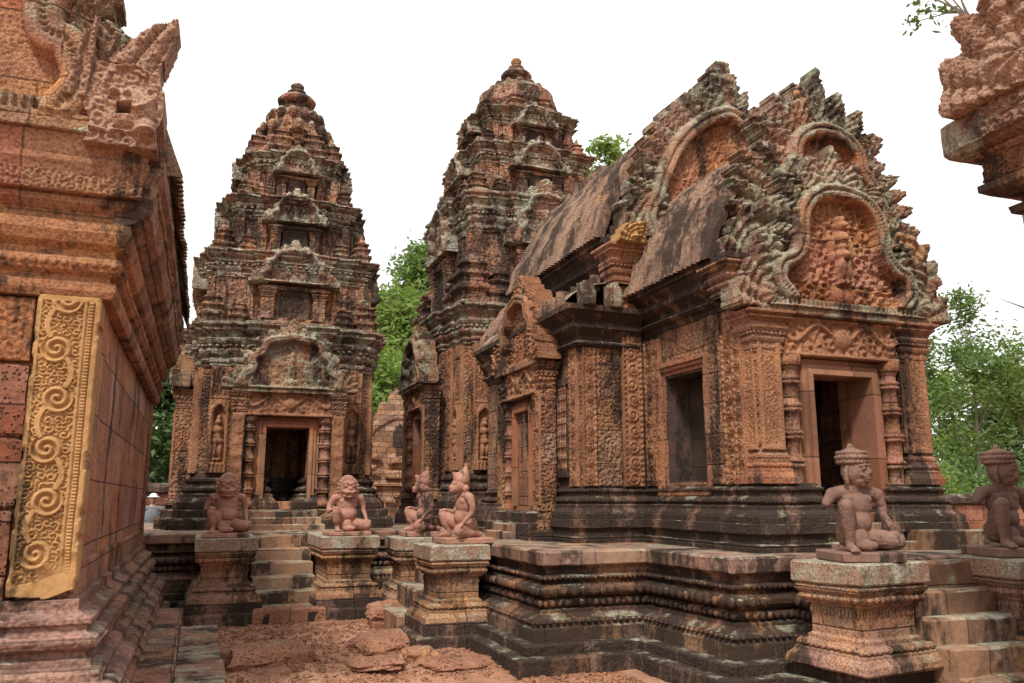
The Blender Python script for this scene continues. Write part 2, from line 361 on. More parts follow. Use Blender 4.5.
# --- row of little carved elements along a plan outline
_sph = {}
def usphere(nu=6, nv=5):
    if (nu, nv) in _sph: return _sph[(nu, nv)]
    v = []; 
    for j in range(nv + 1):
        t = math.pi * j / nv
        for i in range(nu): a = 2 * math.pi * i / nu; v.append((math.sin(t) * math.cos(a), math.sin(t) * math.sin(a), math.cos(t)))
    q = [[j * nu + i, (j + 1) * nu + i, (j + 1) * nu + (i + 1) % nu, j * nu + (i + 1) % nu] for j in range(nv) for i in range(nu)]
    _sph[(nu, nv)] = (np.array(v), np.array(q)); return _sph[(nu, nv)]
def beads(mb, poly, off, z, rz, rt, rn, spacing, closed=True, jit=.12):
    sv, sq = usphere()
    P = np.array(poly, float); n = len(P)
    for i in range(n if closed else n - 1):
        a, b = P[i], P[(i + 1) % n]; d = b - a; l = np.linalg.norm(d)
        if l < 1e-4: continue
        t = d / l; nn = np.array([t[1], -t[0]])
        # trimmed or extended run at this offset
        pa = P[i - 1] if (closed or i > 0) else None; pb = P[(i + 2) % n] if (closed or i < n - 2) else None
        def cz(u, v): return u[0] * v[1] - u[1] * v[0]
        ea = (off if (pa is not None and cz(a - pa, d) > 0) else (-off if pa is not None else 0))
        eb = (off if (pb is not None and cz(d, pb - b) > 0) else (-off if pb is not None else 0))
        s0, s1 = -ea, l + eb
        if s1 - s0 < spacing * .7: continue
        k = max(1, int((s1 - s0) / spacing)); st = (s1 - s0) / k
        for j in range(k):
            if rnd.random() < .03: continue
            s = s0 + st * (j + .5); c = a + t * s + nn * off
            q = 1 + (rnd.random() - .5) * jit * 2
            v = sv * np.array([rt * q, rn * q, rz * q])
            W = np.zeros((len(v), 3)); W[:, 0] = c[0] + t[0] * v[:, 0] + nn[0] * v[:, 1]; W[:, 1] = c[1] + t[1] * v[:, 0] + nn[1] * v[:, 1]; W[:, 2] = z + v[:, 2]
            mb.add(W, [sq], True)
def lathe(mb, c, prof, n=16, facet=False):
    k = len(prof); v = []
    for r, z in prof:
        for i in range(n):
            a = 2 * math.pi * (i + .5) / n; v.append((c[0] + r * math.cos(a), c[1] + r * math.sin(a), c[2] + z))
    q = [[j * n + i, j * n + (i + 1) % n, (j + 1) * n + (i + 1) % n, (j + 1) * n + i] for j in range(k - 1) for i in range(n)]
    mb.add(v, [np.array(q), np.arange((k - 1) * n, k * n)[None, :], np.arange(n)[::-1][None, :]], not facet)
def colonette(mb, c, r, h, rings=5, n=8):
    pr = [(r * 1.25, 0), (r * 1.3, .05 * h), (r * 1.0, .07 * h)]
    for k in range(rings):
        z0 = h * (.08 + .84 * k / rings); dz = h * .84 / rings
        for a, b in ((.86, .05), (.84, .42), (1.12, .45), (1.18, .52), (1.0, .56), (1.0, .6), (1.2, .64), (1.1, .72), (.86, .76), (.84, .97)):
            pr.append((r * a, z0 + dz * b))
    pr += [(r * 1.1, .93 * h), (r * 1.3, .95 * h), (r * 1.3, h)]
    lathe(mb, c, pr, n)
# --- carved relief from a height function on a grid
def relief(mb, org, u, n, w, h, res, fn, thick=.05, amp=1.0, smooth=True, up=(0, 0, 1), back=True):
    """fn(U,V)-> mask(bool), height(metres); U in [-w/2,w/2], V in [0,h]"""
    nu = max(2, int(w / res)); nv = max(2, int(h / res))
    U, Vv = np.meshgrid(np.linspace(-w / 2, w / 2, nu + 1), np.linspace(0, h, nv + 1), indexing='ij')
    mask, H = fn(U, Vv)
    mask = np.broadcast_to(mask, U.shape); H = np.broadcast_to(H, U.shape)
    cm = (mask[:-1, :-1].astype(int) + mask[1:, :-1] + mask[:-1, 1:] + mask[1:, 1:]) >= 3
    org = np.array(org, float); u = np.array(u, float); n = np.array(n, float); up = np.array(up, float)
    fr = org + U[..., None] * u + Vv[..., None] * up + H[..., None] * amp * n
    bk = org + U[..., None] * u + Vv[..., None] * up - thick * n
    N = (nu + 1) * (nv + 1); idx = np.arange(N).reshape(nu + 1, nv + 1)
    flip = np.dot(np.cross(u, up), n) < 0
    a, b, c, d = idx[:-1, :-1][cm], idx[1:, :-1][cm], idx[1:, 1:][cm], idx[:-1, 1:][cm]
    f = np.stack([a, b, c, d], -1); fb = np.stack([d, c, b, a], -1) + N
    sides = []
    pad = np.pad(cm, 1)
    core = pad[1:-1, 1:-1]
    for (di, dj, e0, e1) in ((-1, 0, (0, 1), (0, 0)), (1, 0, (1, 0), (1, 1)), (0, -1, (0, 0), (1, 0)), (0, 1, (1, 1), (0, 1))):
        nb = pad[1 + di:1 + di + cm.shape[0], 1 + dj:1 + dj + cm.shape[1]]
        I, J = np.nonzero(core & ~nb)
        p = idx[I + e0[0], J + e0[1]]; q = idx[I + e1[0], J + e1[1]]
        sides.append(np.stack([q, p, p + N, q + N], -1))
    sd = np.concatenate(sides)
    if flip: f = f[:, ::-1]; fb = fb[:, ::-1]; sd = sd[:, ::-1]
    V = np.concatenate([fr.reshape(-1, 3), bk.reshape(-1, 3)])
    used = np.unique(np.concatenate([f.ravel(), (fb.ravel() if back else f.ravel()), sd.ravel()]))
    mp = -np.ones(2 * N, int); mp[used] = np.arange(len(used))
    # front faces get their own smooth shading, sides flat
    mb.add(V[used], [mp[f]], smooth); mb.n -= len(used); 
    if back: mb.F.append((mp[fb] + mb.n, False))
    mb.F.append((mp[sd] + mb.n, False)); mb.n += len(used)
def cells(U, V, s, seed=0, jit=.7):
    A, B = U * s, V * s; ia, ib = np.floor(A).astype(np.int64), np.floor(B).astype(np.int64)
    best = np.full(U.shape, 9.); th = np.zeros(U.shape); hid = np.zeros(U.shape)
    for da in (-1, 0, 1):
        for db in (-1, 0, 1):
            ca, cb = ia + da, ib + db; z = np.zeros_like(ca) + seed
            ja = ca + .5 + (hash3(ca, cb, z, 1) - .5) * jit; jb = cb + .5 + (hash3(ca, cb, z, 2) - .5) * jit
            dx, dy = A - ja, B - jb; r = np.hypot(dx, dy); k = r < best
            best = np.where(k, r, best); th = np.where(k, np.arctan2(dy, dx), th); hid = np.where(k, hash3(ca, cb, z, 3), hid)
    return best, th, hid
def foliage(U, V, s, seed=0):
    r, t, h = cells(U, V, s, seed)
    sg = np.where(h > .5, 1, -1)
    a = .5 + .5 * np.cos(r * 13 + sg * t)
    r2, _, _ = cells(U, V, s * 2.7, seed + 7)
    return a * np.clip(1.25 - r * .8, .3, 1) * .75 + (1 - np.clip(r2 * 1.5, 0, 1)) * .4
def bump_el(U, V, x, y, a, b, h, rot=0):
    c, s = math.cos(rot), math.sin(rot); X = (U - x) * c + (V - y) * s; Y = -(U - x) * s + (V - y) * c
    return h * np.sqrt(np.clip(1 - (X / a) ** 2 - (Y / b) ** 2, 0, None))
def figure_h(U, V, x, y, s):
    """standing devata, feet at (x,y), height s"""
    e = lambda *a: bump_el(U, V, *a)
    L_ = [(0, .9, .075, .085, .16), (0, 1.0, .05, .07, .13), (0, .72, .12, .12, .15), (0, .58, .09, .12, .13), (0, .46, .13, .10, .16),
          (-.055, .28, .06, .22, .14), (.055, .28, .06, .22, .14), (-.05, .05, .055, .05, .14), (.05, .05, .055, .05, .14),
          (-.16, .62, .035, .17, .10), (.16, .62, .035, .17, .10), (-.17, .44, .03, .12, .10), (.19, .5, .03, .1, .10)]
    H = np.zeros(U.shape)
    for a, b, c, d, h in L_: H = np.maximum(H, e(x + a * s, y + b * s, c * s, d * s, h * s))
    return H
ARCH = [(.80, .02), (.86, .12), (.80, .22), (.70, .27), (.655, .34), (.69, .42), (.66, .50), (.55, .56), (.51, .62), (.48, .70), (.38, .765), (.22, .80), (.10, .82), (0, .835)]
def arch_curve(W, H, pts=ARCH):
    p = [(x * W / 2, y * H) for x, y in pts]; p = p + [(-x, y) for x, y in p[-2::-1]]
    q = []
    m = len(p)
    for i in range(m - 1):     # Catmull-Rom
        p0, p1, p2, p3 = p[max(i - 1, 0)], p[i], p[i + 1], p[min(i + 2, m - 1)]
        for k in range(5):
            t = k / 5
            q.append(tuple(.5 * ((2 * p1[c]) + (-p0[c] + p2[c]) * t + (2 * p0[c] - 5 * p1[c] + 4 * p2[c] - p3[c]) * t * t + (-p0[c] + 3 * p1[c] - 3 * p2[c] + p3[c]) * t ** 3) for c in (0, 1)))
    q.append(p[-1]); return np.array(q)
def curve_dist(U, V, C):
    best = np.full(U.shape, 1e9); S = np.zeros(U.shape); acc = 0
    ins = np.zeros(U.shape, bool)
    for a, b in zip(C[:-1], C[1:]):
        d = b - a; l2 = d @ d; t = np.clip(((U - a[0]) * d[0] + (V - a[1]) * d[1]) / l2, 0, 1)
        r = np.hypot(U - a[0] - t * d[0], V - a[1] - t * d[1]); k = r < best
        l = math.sqrt(l2); best = np.where(k, r, best); S = np.where(k, acc + t * l, S); acc += l
    poly = np.vstack([C, [C[-1][0], -1e-3], [C[0][0], -1e-3]]) if C[-1][1] > 0 else C
    for i in range(len(poly)):
        a, b = poly[i], poly[(i + 1) % len(poly)]
        if abs(a[1] - b[1]) < 1e-12: continue
        c = ((a[1] > V) != (b[1] > V)) & (U < (b[0] - a[0]) * (V - a[1]) / (b[1] - a[1]) + a[0]); ins ^= c
    return best, S, ins, acc
def pediment_fn(W, H, fol=9, leaves=17, band=.055, apex=.17, side=.10, fig=True, seed=0, pts=ARCH, peak=.10, tin=.05, part=None):
    C = arch_curve(W, H, pts)
    def fn(U, V):
        d, s, ins, tot = curve_dist(U, V, C)
        bw = band * W / 2 * 1.25
        f = s / tot
        L0 = (side + (apex - side) * np.clip(1 - np.abs(f - .5) * 3.0, 0, 1) ** 1.5 + peak * np.clip(1 - np.abs(f - .5) * leaves * .8, 0, 1)) * H
        tw = 2 * np.pi * f * leaves
        fr = np.mod(f * leaves + .0, 1); tri = 1 - np.abs(2 * fr - 1)
        tooth = .5 + .5 * tri ** .9
        Lf = bw + L0 * tooth
        mask = ins | (d < Lf)
        mask &= (V >= 0)
        fo = foliage(U, V, fol / 1.0, seed)
        hin = .010 + tin * fo
        if fig:
            k = H * .42
            hin = np.maximum(hin, .02 + figure_h(U, V, 0, H * .16, k) * 1.1)
            hin = np.maximum(hin, bump_el(U, V, 0, H * .1, .16 * W / 2, .07 * H, .09))
        r = np.clip(d / bw, 0, 1)
        hband = .105 + .055 * np.sqrt(np.clip(1 - (r) ** 2, 0, 1)) - .03 * np.exp(-(r / .22) ** 2) + .012 * np.cos(2 * np.pi * s / .045) * np.exp(-(r / .2) ** 2)
        e = np.clip((d - bw) / (Lf - bw + 1e-6), 0, 1)
        hleaf = .028 + .06 * np.abs(np.sin(np.pi * fr)) ** .7 * (1 - .5 * e) + .03 * fo - .02 * e + .018 * np.cos(e * 22 + np.abs(fr - .5) * 9)
        Hh = np.where(d < bw, hband, np.where(ins, hin, hleaf))
        # bottom rail with pearls
        rail = .05 * H
        Hh = np.where((V < rail) & (np.abs(U) < .8 * W / 2), .11 + .02 * np.cos(2 * np.pi * U / .06), Hh)
        Hh = np.where(V < rail * .25, .13, Hh)
        if part == 'frame': mask = mask & ~(ins & (d > bw * .9) & (V > rail))
        if part == 'tymp': mask = ins & (d > bw * .5) & (V > rail * .9)
        return mask, Hh
    return fn
def naga_fn(w, h, dirn=1):
    def fn(U, V):
        cx = -dirn * w * .28; X = (U - cx) * dirn; Y = V + .02 * h
        r = np.hypot(X / (w * .78), Y / (h * .98)); t = np.arctan2(Y / h, X / w)
        k = np.mod(t * 2.6 + .2, 1.0); lob = 1 - np.abs(2 * k - 1)
        Rr = .74 + .26 * np.sqrt(np.clip(lob, 0, 1))
        mask = (r < Rr) | ((np.abs(U) < w * .46) & (V < h * .38))
        core = bump_el(U, V, cx + dirn * w * .2, h * .22, w * .26, h * .2, .10)
        eye = bump_el(U, V, cx + dirn * w * .25, h * .36, w * .07, h * .05, .13)
        H = .06 + .055 * lob ** .6 * np.clip(r * 1.6, 0, 1) + .02 * np.cos(r * 40)
        H = H + .022 * foliage(U, V, 13, 5)
        H = np.maximum(H, core + .03 + .01 * np.cos(12 * np.arctan2(V - h * .2, U - cx))); H = np.maximum(H, eye)
        return mask, H
    return fn
def lintel_fn(w, h, seed=3):
    def fn(U, V):
        y = V / h; g = np.abs(U)
        gar = h * (.62 - .22 * np.cos(g / w * 2 * 7.5))
        d = np.abs(V - gar); H = .02 + .04 * foliage(U, V, 7 / h * .32, seed)
        H = np.maximum(H, np.where(d < .1 * h, .075 * np.sqrt(np.clip(1 - (d / (.1 * h)) ** 2, 0, 1)), 0))
        H = np.maximum(H, bump_el(U, V, 0, h * .5, .09 * w, .34 * h, .10))
        H = np.where((y < .07) | (y > .93), .07, H)
        return np.ones(U.shape, bool), H
    return fn
def scroll_fn(w, h, pitch=.3, seed=0, border=.16, depth=.03):
    def fn(U, V):
        k = np.floor(V / pitch); sgn = np.where(np.mod(k, 2) > .5, 1, -1)
        cy = (k + .5) * pitch; X = U - sgn * w * .05; Y = V - cy; r = np.hypot(X, Y); t = np.arctan2(Y, X * sgn)
        R0 = min(w * .33, pitch * .46)
        sp = .5 + .5 * np.cos(2 * np.pi * r / (R0 * .52) - t)
        H = np.where(r < R0, sp * .9 + .1, .55 * foliage(U, V, 9 / pitch * .3, seed))
        H = np.maximum(H, bump_el(U, V, 0, 0, 1e-3, 1e-3, 0) + np.where(r < R0 * .22, .9, 0))
        b = (np.abs(U) > w * (.5 - border))
        pe = .45 + .35 * np.cos(2 * np.pi * V / (.07))
        H = np.where(b, np.where(np.abs(U) > w * .46, .9, pe), H)
        return np.ones(U.shape, bool), H * depth
    return fn
def fol_fn(w, h, s, depth=.03, seed=0, border=.05):
    def fn(U, V):
        H = foliage(U, V, s, seed)
        e = np.minimum(w / 2 - np.abs(U), np.minimum(V, h - V)); H = np.where(e < border, 1.0, H)
        return np.ones(U.shape, bool), H * depth
    return fn
def niche_fn(w, h, seed=0):
    def fn(U, V):
        H = .022 * foliage(U, V, 9, seed) + .04
        x = np.abs(U) / (w / 2); y = V / h
        top = .80 + .13 * (1 - np.clip(x / .62, 0, 1)) ** .6
        inside = (x < .62) & (y > .14) & (y < top)
        fr = (x < .8) & (y > .1) & (y < top + .09) & ~inside
        H = np.where(fr, .075, H); H = np.where(inside, 0.0, H)
        H = np.where(inside, np.maximum(H, figure_h(U, V, 0, h * .15, h * .60) * .9), H)
        H = np.where((y < .1) & (x < .8), .07 + .02 * np.cos(U * 90), H)
        return np.ones(U.shape, bool), H
    return fn
def antefix_fn(w, h):
    def fn(U, V):
        y = V / h; x = np.abs(U) / (w / 2)
        prof = np.clip(np.where(y < .45, .78 + .2 * np.sin(y / .45 * np.pi * .6), .98 * (1 - ((y - .45) / .55) ** 1.6)), 0, 1)
        H = .25 * w * np.sqrt(np.clip(1 - (x / (prof + 1e-3)) ** 2, 0, 1)) + .05 * w * np.cos(y * 28) * (x < .8)
        return x < prof, H
    return fn
FACES = {'E': ((0, -1, 0), (1, 0, 0)), 'S': ((-1, 0, 0), (0, -1, 0)), 'N': ((1, 0, 0), (0, 1, 0)), 'W': ((0, 1, 0), (-1, 0, 0))}

# ================================================================= ground
PZ = 1.08
def ground():
    mb = MB()
    xs = np.concatenate([[-900, -300, -100, -40, -15, -6], np.arange(-3, 9.01, .09), [14, 25, 60, 150, 400, 900]])
    ys = np.concatenate([[-900, -200, -50, -10, 0, 3], np.arange(5, 15.01, .09), [18, 25, 40, 70, 150, 400, 1200]])
    Xg, Yg = np.meshgrid(xs, ys, indexing='ij'); p = np.stack([Xg.ravel(), Yg.ravel(), np.zeros(Xg.size)], 1)
    near = ((p[:, 0] > -3.01) & (p[:, 0] < 9.01) & (p[:, 1] > 4.99) & (p[:, 1] < 15.01))
    flat = np.clip((p[:, 0] - 2.2) / 1.0, 0, 1); z = (vnoise(p, 1.1, 3) * .10 + vnoise(p, 3.7, 4) * .05) * (1 - .8 * flat) + vnoise(p, 9, 5) * .022 - .03 * flat
    p[:, 2] = np.where(near, z - .02, 0)
    a, b = len(xs), len(ys); i = np.arange(a * b).reshape(a, b)
    mb.add(p, [np.stack([i[:-1, :-1], i[1:, :-1], i[1:, 1:], i[:-1, 1:]], -1).reshape(-1, 4)], True)
    tag(build('ground', mb, 'ground'), None, None, None, 'structure')
ground()

# ================================================================= the shared platform
PLAT = [(-3.2, 13.85), (3.3, 13.85), (3.3, 7.95), (4.5, 7.95), (4.58, 6.5), (5.22, 6.5), (5.22, 6.0), (8.1, 6.0), (8.1, 6.5), (8.6, 6.5), (8.6, 20.6), (-3.2, 20.6)]
def platform():
    t = thing('temple_platform', 'long dark moulded sandstone platform with paved top that carries the towers and the hall', 'platform', (4, 10, 0))
    pl = MB(); sweep(pl, PLAT, [(.42, -.05), (.42, .10), (.41, .115), (.30, .12), (.30, .205), (.285, .22), (.1, .22)], .14, captop=False)
    build('plinth', pl, 'dark', t, .014)
    b = MB()
    pr = [(.2, .2), (.19, .34), (.17, .36), (.15, .42), (.05, .47), (.05, .50), (-.03, .51), (.0, .525), (.02, .56), (.0, .595), (-.04, .60), (.02, .63), (.045, .66), (.05, .70), (.03, .735), (-.05, .74), (-.07, .775), (-.02, .785), (.0, .81), (-.03, .835), (-.05, .84), (-.04, .89), (.0, .93)]
    pr = [(a - .03, z) for a, z in pr]
    sweep(b, PLAT, pr, .10, captop=False)
    beads(b, PLAT, .012, .56, .034, .030, .034, .078); beads(b, PLAT, .052, .683, .046, .044, .038, .108)
    beads(b, PLAT, .0, .81, .024, .021, .026, .056); beads(b, PLAT, .155, .40, .02, .026, .022, .07)
    build('moulded_wall', b, 'plat', t, .006)
    s = MB(); sweep(s, PLAT, [(-.1, .93), (.0, .932), (.012, .945), (.02, PZ - .02), (.0, PZ)], .12)
    build('coping_slab', s, 'slab', t, .011)
    # carved edge band of the coping
    return t
platform()

def stair(name_label, x0, x1, y0, y1, n, axis, sgn, group='stone stairs up to the platform'):
    """steps from the platform edge downwards. axis 'y': treads run in x"""
    t = thing('staircase', name_label, 'stairs', ((x0 + x1) / 2, (y0 + y1) / 2, 0), group)
    for k in range(n):
        f0 = k / n
        zt = PZ * (n - k) / (n + .15) - (.02 if k else .006)
        mb = MB()
        if axis == 'y':
            a = y1 - (y1 - y0) * (k / n); b = y1 - (y1 - y0) * ((k + 1) / n)
            wd = .025 * k + (.03 if k == n - 1 else 0)
            box(mb, x0 - 0 * wd + .004, x1 + 0 * wd - .004, b, a + .02, -.05, zt, .14, .02)
        else:
            a = x1 - (x1 - x0) * (k / n); b = x1 - (x1 - x0) * ((k + 1) / n)
            box(mb, b, a + .02, y0 + .004, y1 - .004, -.05, zt, .14, .02)
        build('step', mb, 'step', t, .018)
    return t
def pedestal(label, x0, x1, y0, y1, mat='ped', top='pedtop', group='moulded pedestals beside the stairs', flare=.22, zt=PZ + .0, rot=0):
    t = thing('statue_pedestal', label, 'pedestal', ((x0 + x1) / 2, (y0 + y1) / 2, 0), group)
    P = rect(x0, x1, y0, y1)
    if rot:
        ca, sa = math.cos(R(rot)), math.sin(R(rot)); P = [(x0 + (x - x0) * ca - (y - y0) * sa, y0 + (x - x0) * sa + (y - y0) * ca) for x, y in P]
    b = MB(); sweep(b, P, [(flare, -.05), (flare, .10), (flare - .02, .12), (flare - .09, .125), (flare - .09, .24), (flare - .1, .25), (.02, .25)], .11, captop=False)
    build('plinth', b, 'dark', t, .012)
    s = MB()
    pr = [(.11, .24), (.10, .30), (.05, .35), (.05, .37), (.02, .38), (.045, .405), (.02, .43), (-.03, .44), (-.03, .47), (-.045, .48), (-.06, .49), (-.06, .72), (-.03, .73), (-.03, .75), (.0, .76), (.02, .79), (.0, .82), (.03, .85), (.035, .88), (.01, .90)]
    sweep(s, P, pr, .09, captop=False)
    beads(s, P, .034, .405, .024, .024, .024, .062); beads(s, P, .008, .79, .026, .026, .028, .066); beads(s, P, .02, .862, .014, .016, .02, .042); beads(s, P, -.055, .675, .035, .011, .012, .035)
    build('shaft', s, mat, t, .008)
    c = MB(); sweep(c, P, [(-.02, .90), (.03, .905), (.045, .92), (.045, zt - .012), (.03, zt)], .09)
    build('cap_slab', c, top, t, .010)
    return t
stair('narrow steep flight of worn steps in front of the left tower', .76, 1.66, 12.05, 13.85, 6, 'y', -1)
pedestal('green topped pedestal left of the steps to the left tower', .02, .74, 12.0, 13.70, top='pedtop')
pedestal('green topped pedestal right of the steps to the left tower', 1.68, 2.40, 12.0, 13.70, top='pedtop')
stair('mostly hidden flight between the two kneeling monkey statues', 2.3, 3.3, 10.05, 11.25, 4, 'x', -1)
pedestal('square carved pedestal under the nearer kneeling monkey statue', 2.52, 3.14, 9.28, 9.98)
pedestal('pale pedestal under the farther kneeling monkey statue', 2.58, 3.28, 11.3, 12.0)
stair('broad worn flight of steps before the porch of the hall', 5.80, 6.74, 5.08, 6.05, 5, 'y', -1)
pedestal('large lichened pedestal under the nearer moustached guardian', 5.0, 5.76, 5.42, 6.05, rot=7, flare=.11)
pedestal('right hand pedestal beside the porch steps at the picture edge', 6.76, 7.8, 5.42, 6.05, zt=PZ - .005)

# ================================================================= towers
def on_face(cx, cy, face, s, o, z):
    n, t = FACES[face]; return (cx + t[0] * s + n[0] * o, cy + t[1] * s + n[1] * o, z)
def fbox(mb, cx, cy, face, s0, s1, o0, o1, z0, z1, seg=.15, ch=.01):
    a = on_face(cx, cy, face, s0, o0, 0); b = on_face(cx, cy, face, s1, o1, 0)
    box(mb, min(a[0], b[0]), max(a[0], b[0]), min(a[1], b[1]), max(a[1], b[1]), z0, z1, seg, ch)
def frect(cx, cy, face, s0, s1, o0, o1):
    a = on_face(cx, cy, face, s0, o0, 0); b = on_face(cx, cy, face, s1, o1, 0)
    return rect(min(a[0], b[0]), max(a[0], b[0]), min(a[1], b[1]), max(a[1], b[1]))
def pilaster(parent, cx, cy, face, s, w, o0, o1, z0, z1, capw=.07, caph=.34, res=.025, mat='carved', reliefn=True):
    """shaft with carved front, moulded foot and capital"""
    mb = MB(); fbox(mb, cx, cy, face, s - w / 2, s + w / 2, o0, o1, z0, z1 - caph)
    p = build('pilaster', mb, mat, parent, .006)
    n, t = FACES[face]
    if reliefn:
        mb = MB(); relief(mb, on_face(cx, cy, face, s, o1 + .004, z0 + .32), t, n, w * .86, z1 - caph - z0 - .36, res, scroll_fn(w * .86, 1, .22, rnd.randint(0, 99), .14, .035), .02, 1, back=False)
        build('carved_panel', mb, 'relief', p)
    f = MB(); R_ = frect(cx, cy, face, s - w / 2, s + w / 2, o0 + .02, o1)
    sweep(f, R_, basep(0.004, z0 - .002, .30, capw), .12, captop=False)
    build('foot', f, mat, p, .006); f = MB()
    sweep(f, R_, [(.004 + a * capw, z1 - caph + b * caph) for a, b in CORN], .12, capbot=False)
    beads(f, R_, capw * .42, z1 - caph + .47 * caph, .02, .025, .018, .06)
    build('capital', f, mat, p, .006)
    return p
def doorway(parent, cx, cy, face, o, z0, dw, dh, dep, W, res=.03, false=False, mat='carved', ped=None, seed=1, H=1.15, colw=.11):
    """door frame, colonettes, lintel, flanking pilasters and pediment of one porch. o = wall face offset"""
    n, t = FACES[face]
    fr = MB(); fw = .10
    for k in range(3):
        a = dw / 2 + .002 + k * fw * .6; oo = o + dep * .42 - k * .035 + .07
        for s in (-1, 1): fbox(fr, cx, cy, face, s * a if s > 0 else -(a + fw * .6), s * (a + fw * .6) if s > 0 else -a, o - .25, oo, z0, z0 + dh + (k + 1) * fw * .6, .2, .006)
        fbox(fr, cx, cy, face, -a, a, o - .25, oo - .002, z0 + dh + k * fw * .6, z0 + dh + (k + 1) * fw * .6 - .002, .2, .006)
    fbox(fr, cx, cy, face, -dw / 2 - .2, dw / 2 + .2, o - .2, o + dep * .5, z0 - .14, z0 - .002, .2, .01)
    build('door_frame', fr, 'inner', parent, .003)
    if false:
        d = MB(); relief(d, on_face(cx, cy, face, 0, o + .03, z0), t, n, dw, dh, .03, fol_fn(dw, dh, 12, .03, seed), .03, 1, back=False)
        fbox(d, cx, cy, face, -.04, .04, o, o + .085, z0, z0 + dh)
        build('false_door', d, 'plain', parent, .003)
    ch = dh + fw * 1.9
    for s in (-1, 1):
        c = MB(); colonette(c, on_face(cx, cy, face, s * (dw / 2 + .24 + colw * .4), o + dep * .55, z0 - .1), colw, ch + .1, 5, 10)
        build('colonette', c, 'plain', parent, .005)
    lh = .42 if dh > 1 else .32
    lw = dw + .75
    l = MB(); fbox(l, cx, cy, face, -lw / 2, lw / 2, o - .02, o + dep * .8, z0 + ch, z0 + ch + lh)
    relief(l, on_face(cx, cy, face, 0, o + dep * .8 + .004, z0 + ch), t, n, lw, lh, res * .8, lintel_fn(lw, lh, seed), .01, 1, back=False)
    build('lintel', l, 'relief', parent, .004)
    pw = (W - lw) / 2
    if pw > .06 and z0 - .3 > PZ + .1:
        for s in (-1, 1):
            q = MB(); a = s * (lw / 2 - .02); b = s * W / 2
            R_ = frect(cx, cy, face, min(a, b), max(a, b), o - .05, o + dep)
            sweep(q, R_, [(.14, PZ - .04), (.14, PZ + .12), (.11, PZ + .13)] + basep(0, PZ + .14, z0 - .3 - PZ - .14 + .003, .12), .1)
            build('porch_base', q, 'dark', parent, .01)
    if pw > .06:
        for s in (-1, 1):
            pilaster(parent, cx, cy, face, s * (lw / 2 + pw / 2), pw, o - .05, o + dep, z0 - .3, z0 + ch + lh - .02, .07, .34, res, mat)
    zp = z0 + ch + lh
    if ped: 
        make_pediment(parent, cx, cy, face, o + dep * .75, zp, W * ped, H, res, seed)
    return zp
def make_pediment(parent, cx, cy, face, o, z, W, H, res=.03, seed=1, naga=True, fol=9, leaves=17, mat='pedi', shelf=True, nh=.42, name='pediment', amp=1.45, **kw):
    n, t = FACES[face]
    split = res < .025
    mb = MB(); relief(mb, on_face(cx, cy, face, 0, o + .01, z + .06), t, n, W * 1.45, H * 1.15, res, pediment_fn(W, H, fol, leaves, seed=seed, part='frame' if split else None, **kw), .22, amp)
    if shelf: fbox(mb, cx, cy, face, -W / 2, W / 2, o - .12, o + .17, z - .02, z + .07)
    p = build(name, mb, mat, parent, .008)
    if split:
        mb = MB(); relief(mb, on_face(cx, cy, face, 0, o + .01, z + .06), t, n, W * 1.45, H * 1.15, res, pediment_fn(W, H, fol, leaves, seed=seed, part='tymp', **kw), .2, amp)
        build('tympanum', mb, 'tymp', p, .005)
    if naga:
        for s in (-1, 1):
            g = MB(); w = W * .27; h = H * nh
            relief(g, on_face(cx, cy, face, s * W * .47, o + .06, z + .03), t, n, w, h, res, naga_fn(w, h, s), .2, 1.1)
            build('naga_head', g, mat, p, .012)
    return p
def mini_tower(parent, x, y, z, h, mat='tower'):
    mb = MB(); w = h * .23
    lv = lambda k: [(w * k * .55, w * k * 1.12), (w * k, w * k)]
    zz = z
    for k, hh in ((1, .3), (.82, .22), (.62, .17)):
        H_ = h * hh; pl = redent(x, y, lv(k))
        sweep(mb, pl, [(w * .1, zz), (w * .1, zz + H_ * .12), (0, zz + H_ * .2), (0, zz + H_ * .62), (w * .22, zz + H_ * .8), (w * .22, zz + H_), (0, zz + H_ * 1.01)], .2); zz += H_
    lathe(mb, (x, y, zz), [(w * .5, 0), (w * .55, h * .06), (w * .4, h * .13), (w * .2, h * .15), (w * .3, h * .2), (w * .12, h * .27), (0.01, h * .31)], 8)
    ang = (rnd.random() - .5) * .1
    return build('corner_antefix', mb, mat, parent, .014)
